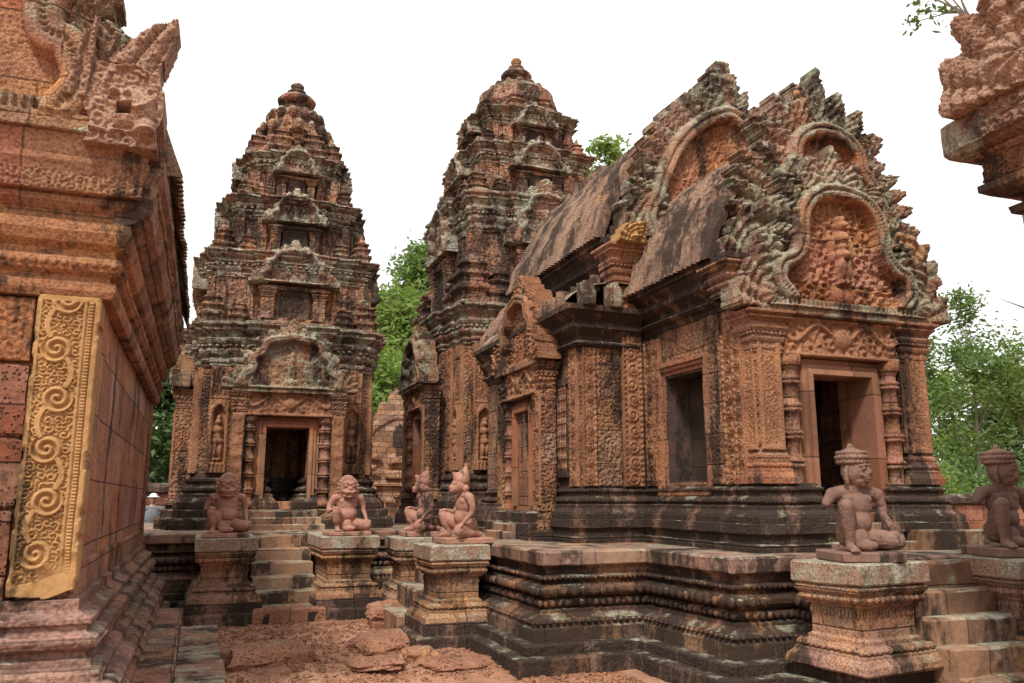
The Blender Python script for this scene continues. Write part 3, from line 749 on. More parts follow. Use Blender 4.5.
def temple_tower(label, cx, cy, half, zbase, zbody, tiers, dome, top, notch, ff, mat, group, porch, lowres=.03, sideporch=('S', 'N'), dz=-.3, spo=.2, fr=.36, dp=None):
    """tiers: list of (z_top, half, wallhalf). dome=(z_top, half)"""
    T = thing('sanctuary_tower', label, 'tower', (cx, cy, PZ), group)
    h = half
    lv = [(h * .34, h + .30), (h * .62, h + .14), (h * .86, h), (h - .12, h - .0), (h - .12, h - .12)]
    lv = [(h * .40, h + .22), (h * .68, h + .09), (h - .13, h - .0), (h - .13, h - .13)]
    wallp = redent(cx, cy, lv, notch)
    solid = redent(cx, cy, lv)
    b = MB()
    sweep(b, solid, [(.42, PZ - .05), (.42, PZ + .16), (.40, PZ + .19), (.33, PZ + .2), (.33, PZ + .32), (.30, PZ + .34)], .14)
    build('stone_plinth', b, 'dark', T, .014)
    b = MB()
    zb = PZ + .34; 
    sweep(b, wallp, basep(0, zb, zbase - zb, .26), .11, captop=False)
    beads(b, wallp, .12, zb + (zbase - zb) * .57, .03, .04, .03, .1); beads(b, wallp, .06, zb + (zbase - zb) * .87, .025, .03, .03, .08)
    build('base_moulding', b, 'dark', T, .012)
    wl = MB(); zc = zbody - .78
    sweep(wl, wallp, [(0, zbase), (0, zc)], .16, captop=False)
    build('cella_wall', wl, 'carved', T, .009)
    fl = MB(); fbox(fl, cx, cy, 'E', -.9, .9, h - 1.6, h + .55, PZ - .02, zbase + dz - .14, .15, .015); build('threshold', fl, 'step', T, .01)
    for k in range(3):
        fl = MB(); fbox(fl, cx, cy, 'E', -.55 - .05 * k, .55 + .05 * k, h + .4, h + .68 + .12 * k, PZ - .02, zbase + dz - .16 - .11 * k, .15, .015); build('step', fl, 'step', T, .012)
    # carved corner piers and wall panels
    for f in ff:
        n, t = FACES[f]
        for s in (-1, 1):
            # carved pier with a niche holding a standing figure
            x0 = h * .66; x1 = h - .14; wd = x1 - x0; zn = zbase + .05; hh = min(1.30, zc - zbase - .4)
            mb = MB(); relief(mb, on_face(cx, cy, f, s * (x0 + wd / 2), h + .03, zn), t, n, wd * .96, hh, lowres * .6, niche_fn(wd * .96, hh, rnd.randint(0, 99)), .05, 1.3)
            build('devata_niche', mb, 'relief', T, .003)
            mb = MB(); relief(mb, on_face(cx, cy, f, s * (x0 + wd / 2), h + .03, zn + hh + .01), t, n, wd * .96, zc - zn - hh - .03, lowres * .7, fol_fn(wd, 1, 9, .05, rnd.randint(0, 99)), .05, 1)
            build('carved_panel', mb, 'relief', T, .003)
            x0 = h * .40; x1 = h * .66; wd = x1 - x0
            mb = MB(); relief(mb, on_face(cx, cy, f, s * (x0 + wd / 2), h + .10, zbase + .04), t, n, wd * .92, zc - zbase - .06, lowres, scroll_fn(wd * .92, 1, .24, rnd.randint(0, 99), .12, .05), .02, 1, back=False)
            build('carved_panel', mb, 'relief', T)
    c = MB(); sweep(c, solid, [(0, zc - .002)] + cornice(0.004, zc, zbody - zc, .24)[1:], .11)
    beads(c, solid, .10, zc + .45 * (zbody - zc), .03, .04, .03, .1)
    build('cornice', c, 'ledge', T, .014)
    for f in ('E', 'S', 'N', 'W'):
        if f == 'E':
            doorway(T, cx, cy, 'E', h + .20, zbase + dz, porch[0], porch[1], .34, porch[2], lowres, False, ped=1.02, seed=rnd.randint(1, 99), H=porch[3])
        elif f in sideporch:
            P2 = MB(); fbox(P2, cx, cy, f, -h * .42, h * .42, h + .1, h + spo + .02, PZ + .3, zc - .3, .16)
            build('side_porch', P2, mat, T, .012)
            doorway(T, cx, cy, f, h + spo, zbase - .2, porch[0] * .8, porch[1] * .92, .26, porch[2] * .86, lowres * 1.3, True, ped=1.02, seed=rnd.randint(1, 99), H=porch[3] * .9)
    # ------- receding storeys
    z = zbody; 
    for k, (zt, hc) in enumerate(tiers):
        H_ = zt - z; hw = hc - .14 * (1 - .15 * k); 
        l2 = [(hw * .42, hw + .13), (hw * .70, hw + .03), (hw - .10, hw - .03), (hw - .10, hw - .10)]
        pl = redent(cx, cy, l2); zc = z + H_ * .66
        b = MB(); sweep(b, pl, [(.14, z - .02), (.14, z + .07), (.06, z + .10), (.06, z + .15), (0, z + .17), (0, zc)], .13, captop=False)
        # thin engaged piers on every bay
        for f in FACES:
            for s in (-1, 1):
                for q in (.56, .90):
                    o = hw + (.03 if q < .7 else -.03)
                    fbox(b, cx, cy, f, s * hw * q - .075, s * hw * q + .075, o - .05, o + .07, z + .1, zc - .001, .2)
        tr = build('storey_wall', b, mat, T, .030)
        c = MB(); sweep(c, pl, [(0, zc - .002)] + cornice(.004, zc, zt - zc, .17 + .05 * (hc > 1))[1:], .10)
        beads(c, pl, .1, zc + .45 * (zt - zc), .026, .035, .026, .09)
        # scattered loose blocks and broken edges on the ledge
        for j in range(int(18 * hc)):
            f = rnd.choice('ESNW'); s = (rnd.random() * 2 - 1) * hw; o = hw + .02 + rnd.random() * .12
            if abs(s) > hw * .95: continue
            q = .05 + rnd.random() * .09; fbox(c, cx, cy, f, s - q, s + q * 1.2, o - .12, o + .04, zt - .02, zt + .03 + rnd.random() * .07, .1, .015)
        build('cornice', c, 'ledge', T, .030)
        for f in ('E', 'S', 'N'):
            if f == 'N' and cx < 3: pass
            n, t = FACES[f]; zz = z + .12; W = hw * 1.02; o = hw + .13
            d = MB(); dh = (zc - zz) * .72
            relief(d, on_face(cx, cy, f, 0, o + .006, zz), t, n, W * .42, dh, lowres * 1.2, fol_fn(W * .42, dh, 12, .05, k), .02, 1, back=False)
            build('blind_door', d, 'dark', T, .01)
            for s in (-1, 1):
                p = MB(); fbox(p, cx, cy, f, s * W * .32 - W * .075, s * W * .32 + W * .075, o - .02, o + .12, zz, zz + dh * .98, .15)
                R_ = frect(cx, cy, f, s * W * .32 - W * .075, s * W * .32 + W * .075, o - .02, o + .12); sweep(p, R_, cornice(0.004, zz + dh * .70, dh * .3, .07), .12)
                build('storey_pilaster', p, mat, T, .01)
            l = MB(); fbox(l, cx, cy, f, -W * .40, W * .40, o - .02, o + .10, zz + dh * .98, zz + dh * 1.12, .12); beads(l, frect(cx, cy, f, -W * .40, W * .40, o - .02, o + .10), .0, zz + dh * 1.05, .02, .03, .02, .07)
            build('storey_lintel', l, mat, T, .01)
            make_pediment(T, cx, cy, f, o + .02, zz + dh * 1.10, W * .98, (zt - zz - dh * 1.05) * 1.12, lowres * 1.1, rnd.randint(1, 99), True, 11, 11, 'ledge', name='storey_pediment', shelf=False)
        # corner antefixes standing on the ledge below
        hb = (tiers[k - 1][1] if k else hc + .12) - .17
        for sx in (-1, 1):
            for sy in (-1, 1):
                if rnd.random() < .9: mini_tower(T, cx + sx * (hb - .12), cy + sy * (hb - .12), z - .02, H_ * .55)
        for f in 'ESNW':
            for s in (-1, 1):
                if rnd.random() < .85: 
                    x, y, _ = on_face(cx, cy, f, s * hb * .62, hb + .0, 0); mini_tower(T, x, y, z - .02, H_ * .42)
        z = zt
    zd, hd = dome
    H_ = zd - z
    mb = MB()
    prof = dp or [(1.0, 0), (1.05, .05), (.98, .10), (.86, .12), (.88, .34), (.98, .40), (1.04, .45), (1.0, .5), (.88, .54), (.84, .68), (.86, .74), (.72, .80), (.62, .86), (.58, .94), (.4, 1.0)]
    for (q, zz) in [(0, 0)]:
        l2 = [(hd * .45, hd * 1.0), (hd * .78, hd * .88), (hd * .88, hd * .78)]
        lathe(mb, (cx, cy, z), [(r * hd * 1.06, a * H_) for r, a in prof], 28)
    for (zr, rr, nn) in ((.22, .95, 20), (.60, .93, 16), (.86, .68, 14)):
        sv, sq = usphere()
        for i in range(nn):
            a = 2 * math.pi * i / nn; s_ = hd * .13
            mb.add(sv * np.array([s_, s_, s_ * 1.5]) + np.array([cx + math.cos(a) * rr * hd, cy + math.sin(a) * rr * hd, z + zr * H_]), [sq], True)
    build('dome', mb, mat, T, .022)
    for f in 'ESN':
        make_pediment(T, cx, cy, f, hd * .82, z + .02, hd * 1.0, H_ * .55, lowres * 1.1, 5, False, 12, 9, mat, name='dome_antefix', shelf=False)
    for i in range(8):
        a = 2 * math.pi * (i + .5) / 8
        if abs(math.cos(a)) > .3 and abs(math.sin(a)) > .3: mini_tower(T, cx + math.cos(a) * hd * 1.05, cy + math.sin(a) * hd * 1.05, z - .02, H_ * .62)
    f = MB(); q = (top - zd) / .75; r = fr
    lathe(f, (cx, cy, zd - .02), [(.5 * r, 0), (.82 * r, .03 * q), (.86 * r, .09 * q), (.6 * r, .13 * q), (.62 * r, .17 * q), (.98 * r, .24 * q), (1.02 * r, .31 * q), (.88 * r, .38 * q), (.5 * r, .42 * q), (.42 * r, .47 * q), (.52 * r, .5 * q), (.5 * r, .54 * q), (.28 * r, .58 * q), (.33 * r, .63 * q), (.36 * r, .68 * q), (.24 * r, .74 * q), (.02, .77 * q)], 20)
    build('lotus_finial', f, 'tower', T, .012)
    return T
temple_tower('narrower left hand temple tower with an open black doorway facing the steps', 1.40, 17.1, 1.50, 2.0, 4.75,
             [(6.15, 1.58), (7.35, 1.24), (8.4, .95)], (9.78, .76), 10.5, (.375, 1.7), ('E', 'S', 'N'), 'tower', 'temple towers', (.75, 1.30, 1.95, 1.12), dz=-.44, sideporch=('S',), spo=.16, fr=.40,
             dp=[(1.0, 0), (1.03, .05), (.97, .10), (.9, .12), (.9, .3), (.97, .35), (.98, .4), (.85, .45), (.82, .58), (.84, .64), (.70, .70), (.66, .80), (.68, .86), (.50, .92), (.45, 1.0)])
temple_tower('tallest temple tower at the centre, rising behind the long roofed hall', 6.50, 17.1, 1.72, 2.1, 5.45,
             [(7.9, 1.74), (9.2, 1.36), (10.2, 1.06)], (11.3, .88), 12.12, (.4, 1.5), ('E', 'S'), 'tower', 'temple towers', (.85, 1.5, 2.1, 1.3), sideporch=('S',), spo=.36, fr=.37,
             dp=[(1.0, 0), (1.05, .05), (1.0, .10), (.93, .12), (.95, .34), (1.03, .40), (1.04, .46), (1.0, .5), (.93, .54), (.95, .68), (.95, .74), (.84, .80), (.78, .86), (.72, .92), (.60, .97), (.4, 1.0)])

# ================================================================= the long hall with its porch
AX = 6.5
def roof_mesh(parent, cx, half, z0, z1, y0, y1, rib=.10, flatk=1.0, name='roof'):
    """corbelled vault roof, both slopes, ribs down the slope, running along Y"""
    mb = MB(); ns = 16; ny = max(8, int((y1 - y0) / (rib / 4)))
    t = np.linspace(-1, 1, 2 * ns + 1); ys = np.linspace(y0, y1, ny + 1)
    T_, Y_ = np.meshgrid(t, ys, indexing='ij')
    a = np.abs(T_); ang = (1 - a)
    px = half * (1 - ang ** 1.28); pz = z0 + (z1 - z0) * np.sin(ang * np.pi / 2) ** .95
    k = np.floor((1 - a) * 9.0); fr = (1 - a) * 9.0 - k
    out = .06 * np.abs(np.sin(np.pi * Y_ / rib)) + .055 * (1 - fr)
    nx = np.cos(ang * 1.35); nz = np.sin(ang * 1.35)
    X = cx + np.sign(T_) * (px + out * nx); Z = pz + out * nz
    X[:, :2] -= (np.sign(T_) * .12 * nx)[:, :2]; Z[:, :2] -= (.12 * nz)[:, :2]; Y_[:, 0] += .1; Y_ = Y_.copy(); Y_[:, 1] = Y_[:, 2]
    V = np.stack([X, Y_, Z], -1).reshape(-1, 3); i = np.arange(V.shape[0]).reshape(T_.shape)
    q = np.stack([i[:-1, :-1], i[1:, :-1], i[1:, 1:], i[:-1, 1:]], -1).reshape(-1, 4)
    mb.add(V, [q], False)
    return build(name, mb, 'roof', parent, .014)
def antefix_row(parent, p0, p1, w, h, n_, mat='roof', name='eave_antefixes', jit=.25):
    mb = MB(); p0 = np.array(p0, float); p1 = np.array(p1, float); d = p1 - p0; l = np.linalg.norm(d); k = max(1, int(l / w))
    u = d / l
    for j in range(k):
        if rnd.random() < .06: continue
        hh = h * (1 + (rnd.random() - .5) * jit); c = p0 + d * (j + .5) / k
        un = u + np.array([rnd.random() - .5, rnd.random() - .5, 0]) * .15; un[2] = 0 if abs(u[2]) < .01 else un[2]; un /= np.linalg.norm(un)
        relief(mb, c, un, np.array(n_, float), w * .98, hh, w / 8, antefix_fn(w, hh), w * .35, 1)
        if k <= 22: build('antefix', mb, mat, parent, .006); mb = MB()
    if mb.empty(): return
    return build(name, mb, mat, parent, .006)
def hall():
    T = thing('prayer_hall', 'long stone hall with ribbed vault roof, tall carved gables and an open porch', 'hall', (6.5, 11, PZ))
    W0, W1 = 5.35, 7.65; m0, m1 = 4.4, 8.6
    outline = [(W0 - .03, 7.02), (6.0, 7.02), (6.0, 8.0), (7.0, 8.0), (7.0, 7.02), (W1 + .03, 7.02), (W1 + .03, 7.4), (W1, 7.4), (W1, 9.35), (m1, 9.35), (m1, 12.9), (7.8, 12.9), (7.8, 15.3), (5.2, 15.3), (5.2, 12.9), (m0, 12.9), (m0, 9.35), (W0, 9.35), (W0, 7.4), (W0 - .03, 7.4)]
    b = MB(); sweep(b, outline, [(.20, PZ - .05), (.21, PZ + .07), (.16, PZ + .08), (.16, PZ + .15), (.2, PZ + .18), (.19, PZ + .27), (.16, PZ + .28)], .11)
    build('stone_plinth', b, 'dark', T, .013)
    b = MB(); sweep(b, outline, basep(0, PZ + .26, .42, .17), .08)
    beads(b, outline, .085, PZ + .26 + .57 * .42, .02, .025, .02, .055); beads(b, outline, .055, PZ + .26 + .86 * .42, .018, .022, .018, .05)
    build('base_moulding', b, 'dark', T, .008)
    zb = PZ + .68 - .004
    # vestibule walls, with the window opening on the south side
    def wall(*boxes, mat='wall', name='wall', er=.008):
        for q in boxes:
            mb = MB(); box(mb, *q, .13, .006); build(name, mb, mat, T, er)
    wall((W0, W0 + .32, 7.77, 8.02, zb, 3.72), (W0, W0 + .32, 8.86, 9.35, zb, 3.72), (W0 + .002, W0 + .318, 8.018, 8.862, 3.10, 3.718), (W0 + .002, W0 + .318, 8.018, 8.862, zb, zb + .03))
    wall((W1 - .32, W1, 7.15, 9.35, zb, 3.72))
    # window frame of the south side
    wf = MB()
    for k, (g, o) in enumerate(((0, .00), (.05, .03), (.10, .055))):
        y0, y1, z0, z1 = 8.02 - g, 8.86 + g, zb + .03 - g, 3.10 + g
        x0, x1 = W0 - o, W0 + .24
        for q in ((x0, x1, y0 - .05, y0, z0 - .05, z1 + .05), (x0, x1, y1, y1 + .05, z0 - .05, z1 + .05), (x0 + .002, x1, y0, y1, z1, z1 + .05), (x0 + .002, x1, y0, y1, z0 - .05, z0)): 
            box(wf, *q, .2, .006)
    win = build('window', wf, 'plain', T, .004)
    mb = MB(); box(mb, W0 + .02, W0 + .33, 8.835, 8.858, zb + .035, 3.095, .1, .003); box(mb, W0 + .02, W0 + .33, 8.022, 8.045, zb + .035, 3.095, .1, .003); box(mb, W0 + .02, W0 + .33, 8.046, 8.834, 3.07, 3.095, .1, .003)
    box(mb, W0 + .02, W0 + .33, 8.046, 8.834, zb + .031, zb + .05, .1, .003); build('window_reveal', mb, 'shade', win, .002)  # thin lining plates, the shade of the opening painted in
    mb = MB(); box(mb, W0 + .335, W0 + .40, 7.9, 8.95, zb - .1, 3.2, .2); build('interior_dark_panel', mb, 'blackin', win, 0)  # near-black sheet painted as the unlit room behind the window
    # carved strips beside the pillars, on the side wall
    for (y, wd) in ((7.22, .15), (7.40, .2)):
        mb = MB(); relief(mb, (W0 - .035 if wd == .2 else W0 - .05, y + .05, zb), (0, -1, 0), (-1, 0, 0), wd, 1.62, .012, scroll_fn(wd, 1.6, .17, int(wd * 100), .12, .045), .06, 1)
        build('carved_strip', mb, 'relief', T, .003)
    wall((W0 + .001, W0 + .3, 7.16, 7.76, zb, 3.70), mat='plain')
    for (y, wd, zt) in ((8.98, .14, 3.6), (9.17, .2, 3.6)):
        mb = MB(); relief(mb, (W0 - .03, y, zb), (0, -1, 0), (-1, 0, 0), wd, zt - zb, .014, scroll_fn(wd, 1.6, .18, int(wd * 100) + 4, .12, .035), .05, 1)
        build('carved_strip', mb, 'relief', T, .003)
    mb = MB(); relief(mb, (W0 - .012, 7.77, zb), (0, -1, 0), (-1, 0, 0), .3, 1.9, .016, fol_fn(.3, 1.9, 9, .022, 5), .02, 1, back=False)
    build('wall_carving', mb, 'wall', T, .003)
    # porch front
    wall((W0 + .02, 6.02, 7.17, 7.5, zb, 3.55), (6.98, W1 - .02, 7.17, 7.5, zb, 3.55), (6.02, 6.98, 7.172, 7.498, 3.0, 3.549), mat='plain')
    doorway(T, AX, 0, 'E', -7.17, 1.46, .80, 1.46, .12, 1.5, .016, False, mat='plain', seed=12, colw=.10)
    # free pillars
    for x in (5.50, 7.50):
        p = MB(); box(p, x - .165, x + .165, 7.03, 7.25, zb + .0, 3.2, .12)
        pil = build('pillar', p, 'carved', T, .005)
        mb = MB(); relief(mb, (x, 7.025, zb + .34), (1, 0, 0), (0, -1, 0), .29, 1.22, .012, fol_fn(.29, 1.22, 15, .022, int(x)), .02, 1, back=False); build('carved_panel', mb, 'relief', pil)
        mb = MB(); relief(mb, (x - .17, 7.12, zb + .34), (0, -1, 0), (-1, 0, 0), .16, 1.22, .012, fol_fn(.22, 1.22, 15, .022, int(x)), .02, 1, back=False); build('carved_panel', mb, 'relief', pil)
        R_ = rect(x - .165, x + .165, 7.03, 7.25)
        c = MB(); sweep(c, R_, cornice(.003, 3.12, .44, .13), .07); beads(c, R_, .055, 3.12 + .455 * .44, .022, .024, .02, .05); build('capital', c, 'plain', pil, .006)
        c = MB(); sweep(c, R_, basep(.003, zb, .32, .07), .07); beads(c, R_, .035, zb + .32 * .58, .02, .024, .02, .05); build('foot', c, 'plain', pil, .005)
    # steps into the porch
    for k, (y0, z) in enumerate(((6.72, PZ + .09), (6.86, PZ + .18), (7.0, PZ + .27), (7.14, PZ + .36))):
        mb = MB(); box(mb, 6.03 if k else 5.97, 6.97 if k else 7.03, y0, 8.0, PZ - .02, z, .13, .012); build('step', mb, 'step', T, .01)
    mb = MB(); box(mb, 7.02, 8.15, 6.66, 6.93, PZ - .03, PZ + .2, .12, .015); build('kerb_block', mb, 'step', T, .015)
    # interior
    mb = MB(); box(mb, W0 + .3, W1 - .3, 7.2, 9.4, 1.2, 1.43, .3); build('interior_floor', mb, 'inner', T, .01)
    wall((W0 + .45, 6.1, 8.6, 8.9, 1.4, 3.5), (6.72, W1 - .3, 8.6, 8.9, 1.4, 3.5), (6.0, 6.9, 8.6, 8.9, 2.9, 3.5), mat='inner', name='inner_wall')
    wall((W0 + .3, W1 - .3, 10.6, 10.8, 1.4, 4.2), mat='inner', name='inner_wall')
    wall((W0 + .2, W1 - .2, 7.2, 9.4, 3.66, 3.78), mat='inner', name='ceiling')
    for s in (-1, 1):
        jam = MB(); x = AX + s * .43; box(jam, min(x, x + s * .1), max(x, x + s * .1), 7.1, 7.62, 1.42, 2.95, .2, .004)
        build('door_jamb', jam, 'inner', T, .004)
    # vestibule cornice and roof
    c = MB(); path = [(W0, 9.36), (W0, 7.32), (5.7, 7.32)]
    sweep(c, path, [(0, 3.66), (.02, 3.67), (.03, 3.73), (.08, 3.75), (.09, 3.80), (.04, 3.81), (.04, 3.86), (.12, 3.93), (.15, 3.95), (.15, 4.0), (.12, 4.01), (.13, 4.05), (.22, 4.13), (.25, 4.14), (.25, 4.20), (0, 4.22)], .09, closed=False)
    beads(c, path, .11, 3.775, .018, .02, .018, .05, closed=False)
    build('cornice', c, 'dark', T, .009)
    c = MB(); path = [(7.3, 7.32), (W1, 7.32), (W1, 9.36)]
    sweep(c, path, [(0, 3.66), (.08, 3.75), (.04, 3.81), (.15, 3.95), (.13, 4.05), (.25, 4.14), (.25, 4.20), (0, 4.22)], .12, closed=False); build('cornice', c, 'dark', T, .009)
    roof_mesh(T, AX, 1.38, 4.2, 5.85, 7.34, 9.4, .10)
    antefix_row(T, (5.12, 7.45, 4.2), (5.12, 9.3, 4.2), .10, .13, (-1, 0, 0))
    # corner blocks carrying the upper gable
    for x, nm in ((5.27, 'S'), (7.73, 'N')):
        mb = MB(); R_ = rect(x - .13, x + .17, 7.13, 7.42); sweep(mb, R_, cornice(.0, 3.74, .36, .13), .07); build('corbel_block', mb, 'plain', T, .008)
        
    # front gables
    make_pediment(T, AX + .05, 0, 'E', -7.10, 3.56, 2.42, 1.85, .0145, 4, True, 6, 17, 'pedi', nh=.42, band=.06, apex=.19, side=.20, pts=FRONT)
    make_pediment(T, AX + .22, 0, 'E', -7.42, 4.10, 2.62, 2.34, .018, 9, True, 7, 25, 'pedi', nh=.34, fig=False, apex=.22, side=.235, pts=REAR, peak=.12)
    # ---------------- main hall body
    wall((m0, m0 + .3, 9.35, 12.9, zb, 3.56), (m0 + .29, W0 + .1, 9.351, 9.7, zb, 3.558))
    wall((m1 - .3, m1, 9.35, 12.9, zb, 3.56), (W1 - .1, m1 - .29, 9.351, 9.7, zb, 3.558))
    wall((5.0, 5.3, 9.36, 12.85, 3.4, 4.5), (7.7, 8.0, 9.36, 12.85, 3.4, 4.5), mat='wall')
    wall((5.1, 7.9, 9.37, 9.6, 3.56, 4.95), mat='wall')
    # carved fronts on the east facing shoulder
    for x, wd, z1_, o, s_ in ((5.13, .26, 4.35, .05, 3), (4.52, .17, 3.5, .03, 8)):
        mb = MB(); relief(mb, (x, 9.35 - o, zb), (1, 0, 0), (0, -1, 0), wd, z1_ - zb, .014, scroll_fn(wd, 1, .2, s_, .12, .045), .05, 1); build('carved_strip', mb, 'relief', T, .003)
    mb = MB(); relief(mb, (4.80, 9.335, zb), (1, 0, 0), (0, -1, 0), .34, 3.5 - zb, .014, fol_fn(.34, 3.5 - zb, 14, .018, 8), .03, 1); build('carved_panel', mb, 'carved', T, .003)
    mb = MB(); relief(mb, (m0 - .02, 9.47, zb), (0, -1, 0), (-1, 0, 0), .2, 3.5 - zb, .014, scroll_fn(.2, 1, .2, 11, .12, .035), .03, 1); build('carved_strip', mb, 'relief', T, .003)
    # baluster window on the south flank
    fr = MB()
    for q in ((m0 - .03, m0 + .1, 9.64, 9.70, 1.95, 3.05), (m0 - .03, m0 + .1, 10.02, 10.08, 1.95, 3.05), (m0 - .05, m0 + .1, 9.60, 10.12, 3.05, 3.15), (m0 - .05, m0 + .1, 9.60, 10.12, 1.87, 1.95), (m0 - .003, m0 + .1, 9.69, 10.03, 1.94, 3.06)): box(fr, *q, .2, .005)
    bw_ = build('false_window', fr, 'dark', T, .004)
    for k in range(4):
        c = MB(); colonette(c, (m0 - .012, 9.735 + k * .083, 1.95), .026, 1.1, 6, 8); build('baluster', c, 'plain', bw_)
    pth = [(m0, 12.9), (m0, 9.35), (5.25, 9.35)]
    c = MB(); sweep(c, pth, [(0, 3.44), (.02, 3.45), (.03, 3.5), (.08, 3.52), (.09, 3.57), (.04, 3.59), (.04, 3.64), (.12, 3.72), (.15, 3.74), (.15, 3.79), (.12, 3.8), (.14, 3.85), (.24, 3.93), (.27, 3.94), (.27, 4.01), (0, 4.03)], .09, closed=False)
    beads(c, pth, .10, 3.545, .018, .02, .018, .05, closed=False); build('cornice', c, 'dark', T, .009)
    # lean-to vault above the side aisle
    mb = MB(); tt = np.linspace(0, 1, 9); ys = np.linspace(9.4, 12.9, 120); A, B = np.meshgrid(tt, ys, indexing='ij')
    X = m0 - .18 + .9 * A ** 1.4; Z = 4.0 + .42 * np.sin(A * np.pi / 2) ** .8 + .03 * np.abs(np.sin(np.pi * B / .1))
    V = np.stack([X, B, Z], -1).reshape(-1, 3); i = np.arange(len(V)).reshape(A.shape); mb.add(V, [np.stack([i[:-1, :-1], i[:-1, 1:], i[1:, 1:], i[1:, :-1]], -1).reshape(-1, 4)], False)
    build('aisle_roof', mb, 'roof', T, .02)
    antefix_row(T, (m0 - .22, 9.36, 4.0), (m0 - .22, 10.3, 4.0), .15, .2, (-1, 0, 0), 'roof', jit=.5)
    antefix_row(T, (m0 - .16, 9.12, 4.0), (5.0, 9.12, 4.0), .28, .36, (0, -1, 0), 'pedi', jit=.2)
    antefix_row(T, (4.75, 9.5, 4.33), (4.75, 12.6, 4.38), .2, .24, (-1, 0, 0), 'roof', jit=.5)
    # main cornice, roof, gables
    for pth in ([(5.0, 12.85), (5.0, 9.36)], [(8.0, 9.36), (8.0, 12.85)]):
        c = MB(); sweep(c, pth, [(0, 4.42), (.03, 4.43), (.03, 4.5), (.07, 4.52), (.08, 4.57), (.04, 4.59), (.04, 4.66), (.1, 4.72), (.12, 4.73), (.12, 4.8), (.09, 4.81), (.12, 4.86), (.2, 4.94), (.23, 4.95), (.23, 5.02), (0, 5.04)], .10, closed=False)
        beads(c, pth, .10, 4.765, .02, .022, .02, .06, closed=False); build('cornice', c, 'dark', T, .010)
    roof_mesh(T, AX, 1.72, 5.02, 6.95, 9.34, 12.8, .11)
    for yy, hf, za, zb_ in ((9.40, 1.70, 4.9, 6.85), (7.50, 1.34, 4.1, 5.75)):
        mb = MB(); relief(mb, (AX, yy, za), (1, 0, 0), (0, -1, 0), 2 * hf, zb_ - za, .06, lambda U, V: (np.abs(U) < hf * (1 - np.arcsin(np.clip(V / (zb_ - za), 0, 1)) / (np.pi / 2)) + .02, 0 * U), .1, 1); build('gable_wall', mb, 'wall', T, .004)
    antefix_row(T, (4.76, 9.5, 5.02), (4.76, 12.7, 5.02), .11, .14, (-1, 0, 0))
    for x in (5.03, 7.97):
        mb = MB(); R_ = rect(x - .16, x + .16, 9.22, 9.48); sweep(mb, R_, cornice(.0, 4.36, .52, .14), .07); beads(mb, R_, .06, 4.6, .02, .024, .02, .05); build('capital', mb, 'plain', T, .008)
        g = MB(); relief(g, (x, 9.14, 4.88), (1, 0, 0), (0, -1, 0), .42, .28, .013, naga_fn(.42, .34, -1 if x < 6 else 1), .12, 1.5)
        o = build('lion_block', g, 'gold', T, .012)
        if x < 6: o['label'] = 'ochre carved animal block at the gable foot'
    make_pediment(T, AX + .22, 0, 'E', -9.30, 4.95, 2.95, 2.55, .021, 14, True, 8, 25, 'pedi', nh=.34, band=.06, fig=True, apex=.17, side=.14, pts=STEEP, peak=.13)
    make_pediment(T, AX, 0, 'W', 12.8, 5.0, 2.7, 2.3, .035, 15, True, 8, 17, 'pedi', fig=False, pts=STEEP)
    # antarala behind
    wall((5.2, 5.5, 12.9, 15.4, zb, 4.3), (7.5, 7.8, 12.9, 15.4, zb, 4.3), er=.01)
    c = MB(); sweep(c, [(5.2, 15.4), (5.2, 12.9)], cornice(0, 3.9, .5, .24), .12, closed=False); build('cornice', c, 'dark', T, .01)
    roof_mesh(T, AX, 1.45, 4.4, 5.9, 12.85, 15.4, .12)
    # ---------------- south side porch
    mb = MB(); box(mb, 4.26, 4.5, 9.98, 11.5, zb, 3.3, .14); build('side_porch', mb, 'carved', T, .01)
    sp = rect(4.02, 4.4, 10.0, 11.5)
    mb = MB(); sweep(mb, sp, [(.1, PZ - .03), (.1, PZ + .2), (.04, PZ + .22), (.04, PZ + .34), (0, PZ + .36)], .12); build('porch_step', mb, 'dark', T, .012)
    doorway(T, 0, 10.72, 'S', -4.27, PZ + .42, .58, 1.30, .16, 1.62, .016, True, mat='carved', seed=31, colw=.075)
    make_pediment(T, 0, 10.72, 'S', -4.20, PZ + .42 + 1.30 + .19 + .40, 1.6, 1.15, .016, 33, True, 8, 15, 'relief', fig=False, band=.07, amp=1.1)
    for k in range(3):
        mb = MB(); box(mb, 3.75 + .12 * k, 4.2, 10.35, 11.1, PZ - .02, PZ + .1 * (k + 1), .12, .012); build('step', mb, 'step', T, .012)
    return T
STEEP = [(.86, .02), (.92, .10), (.88, .18), (.82, .24), (.77, .33), (.70, .42), (.63, .50), (.55, .57), (.46, .63), (.35, .685), (.24, .73), (.12, .765), (0, .79)]
REAR = [(.58, .02), (.62, .12), (.62, .28), (.55, .40), (.46, .50), (.37, .57), (.36, .63), (.30, .69), (.20, .73), (.1, .75), (0, .755)]
FRONT = [(.60, .02), (.66, .08), (.75, .15), (.72, .25), (.60, .29), (.52, .34), (.475, .42), (.465, .52), (.43, .60), (.34, .68), (.22, .73), (.10, .748), (0, .752)]
hall()

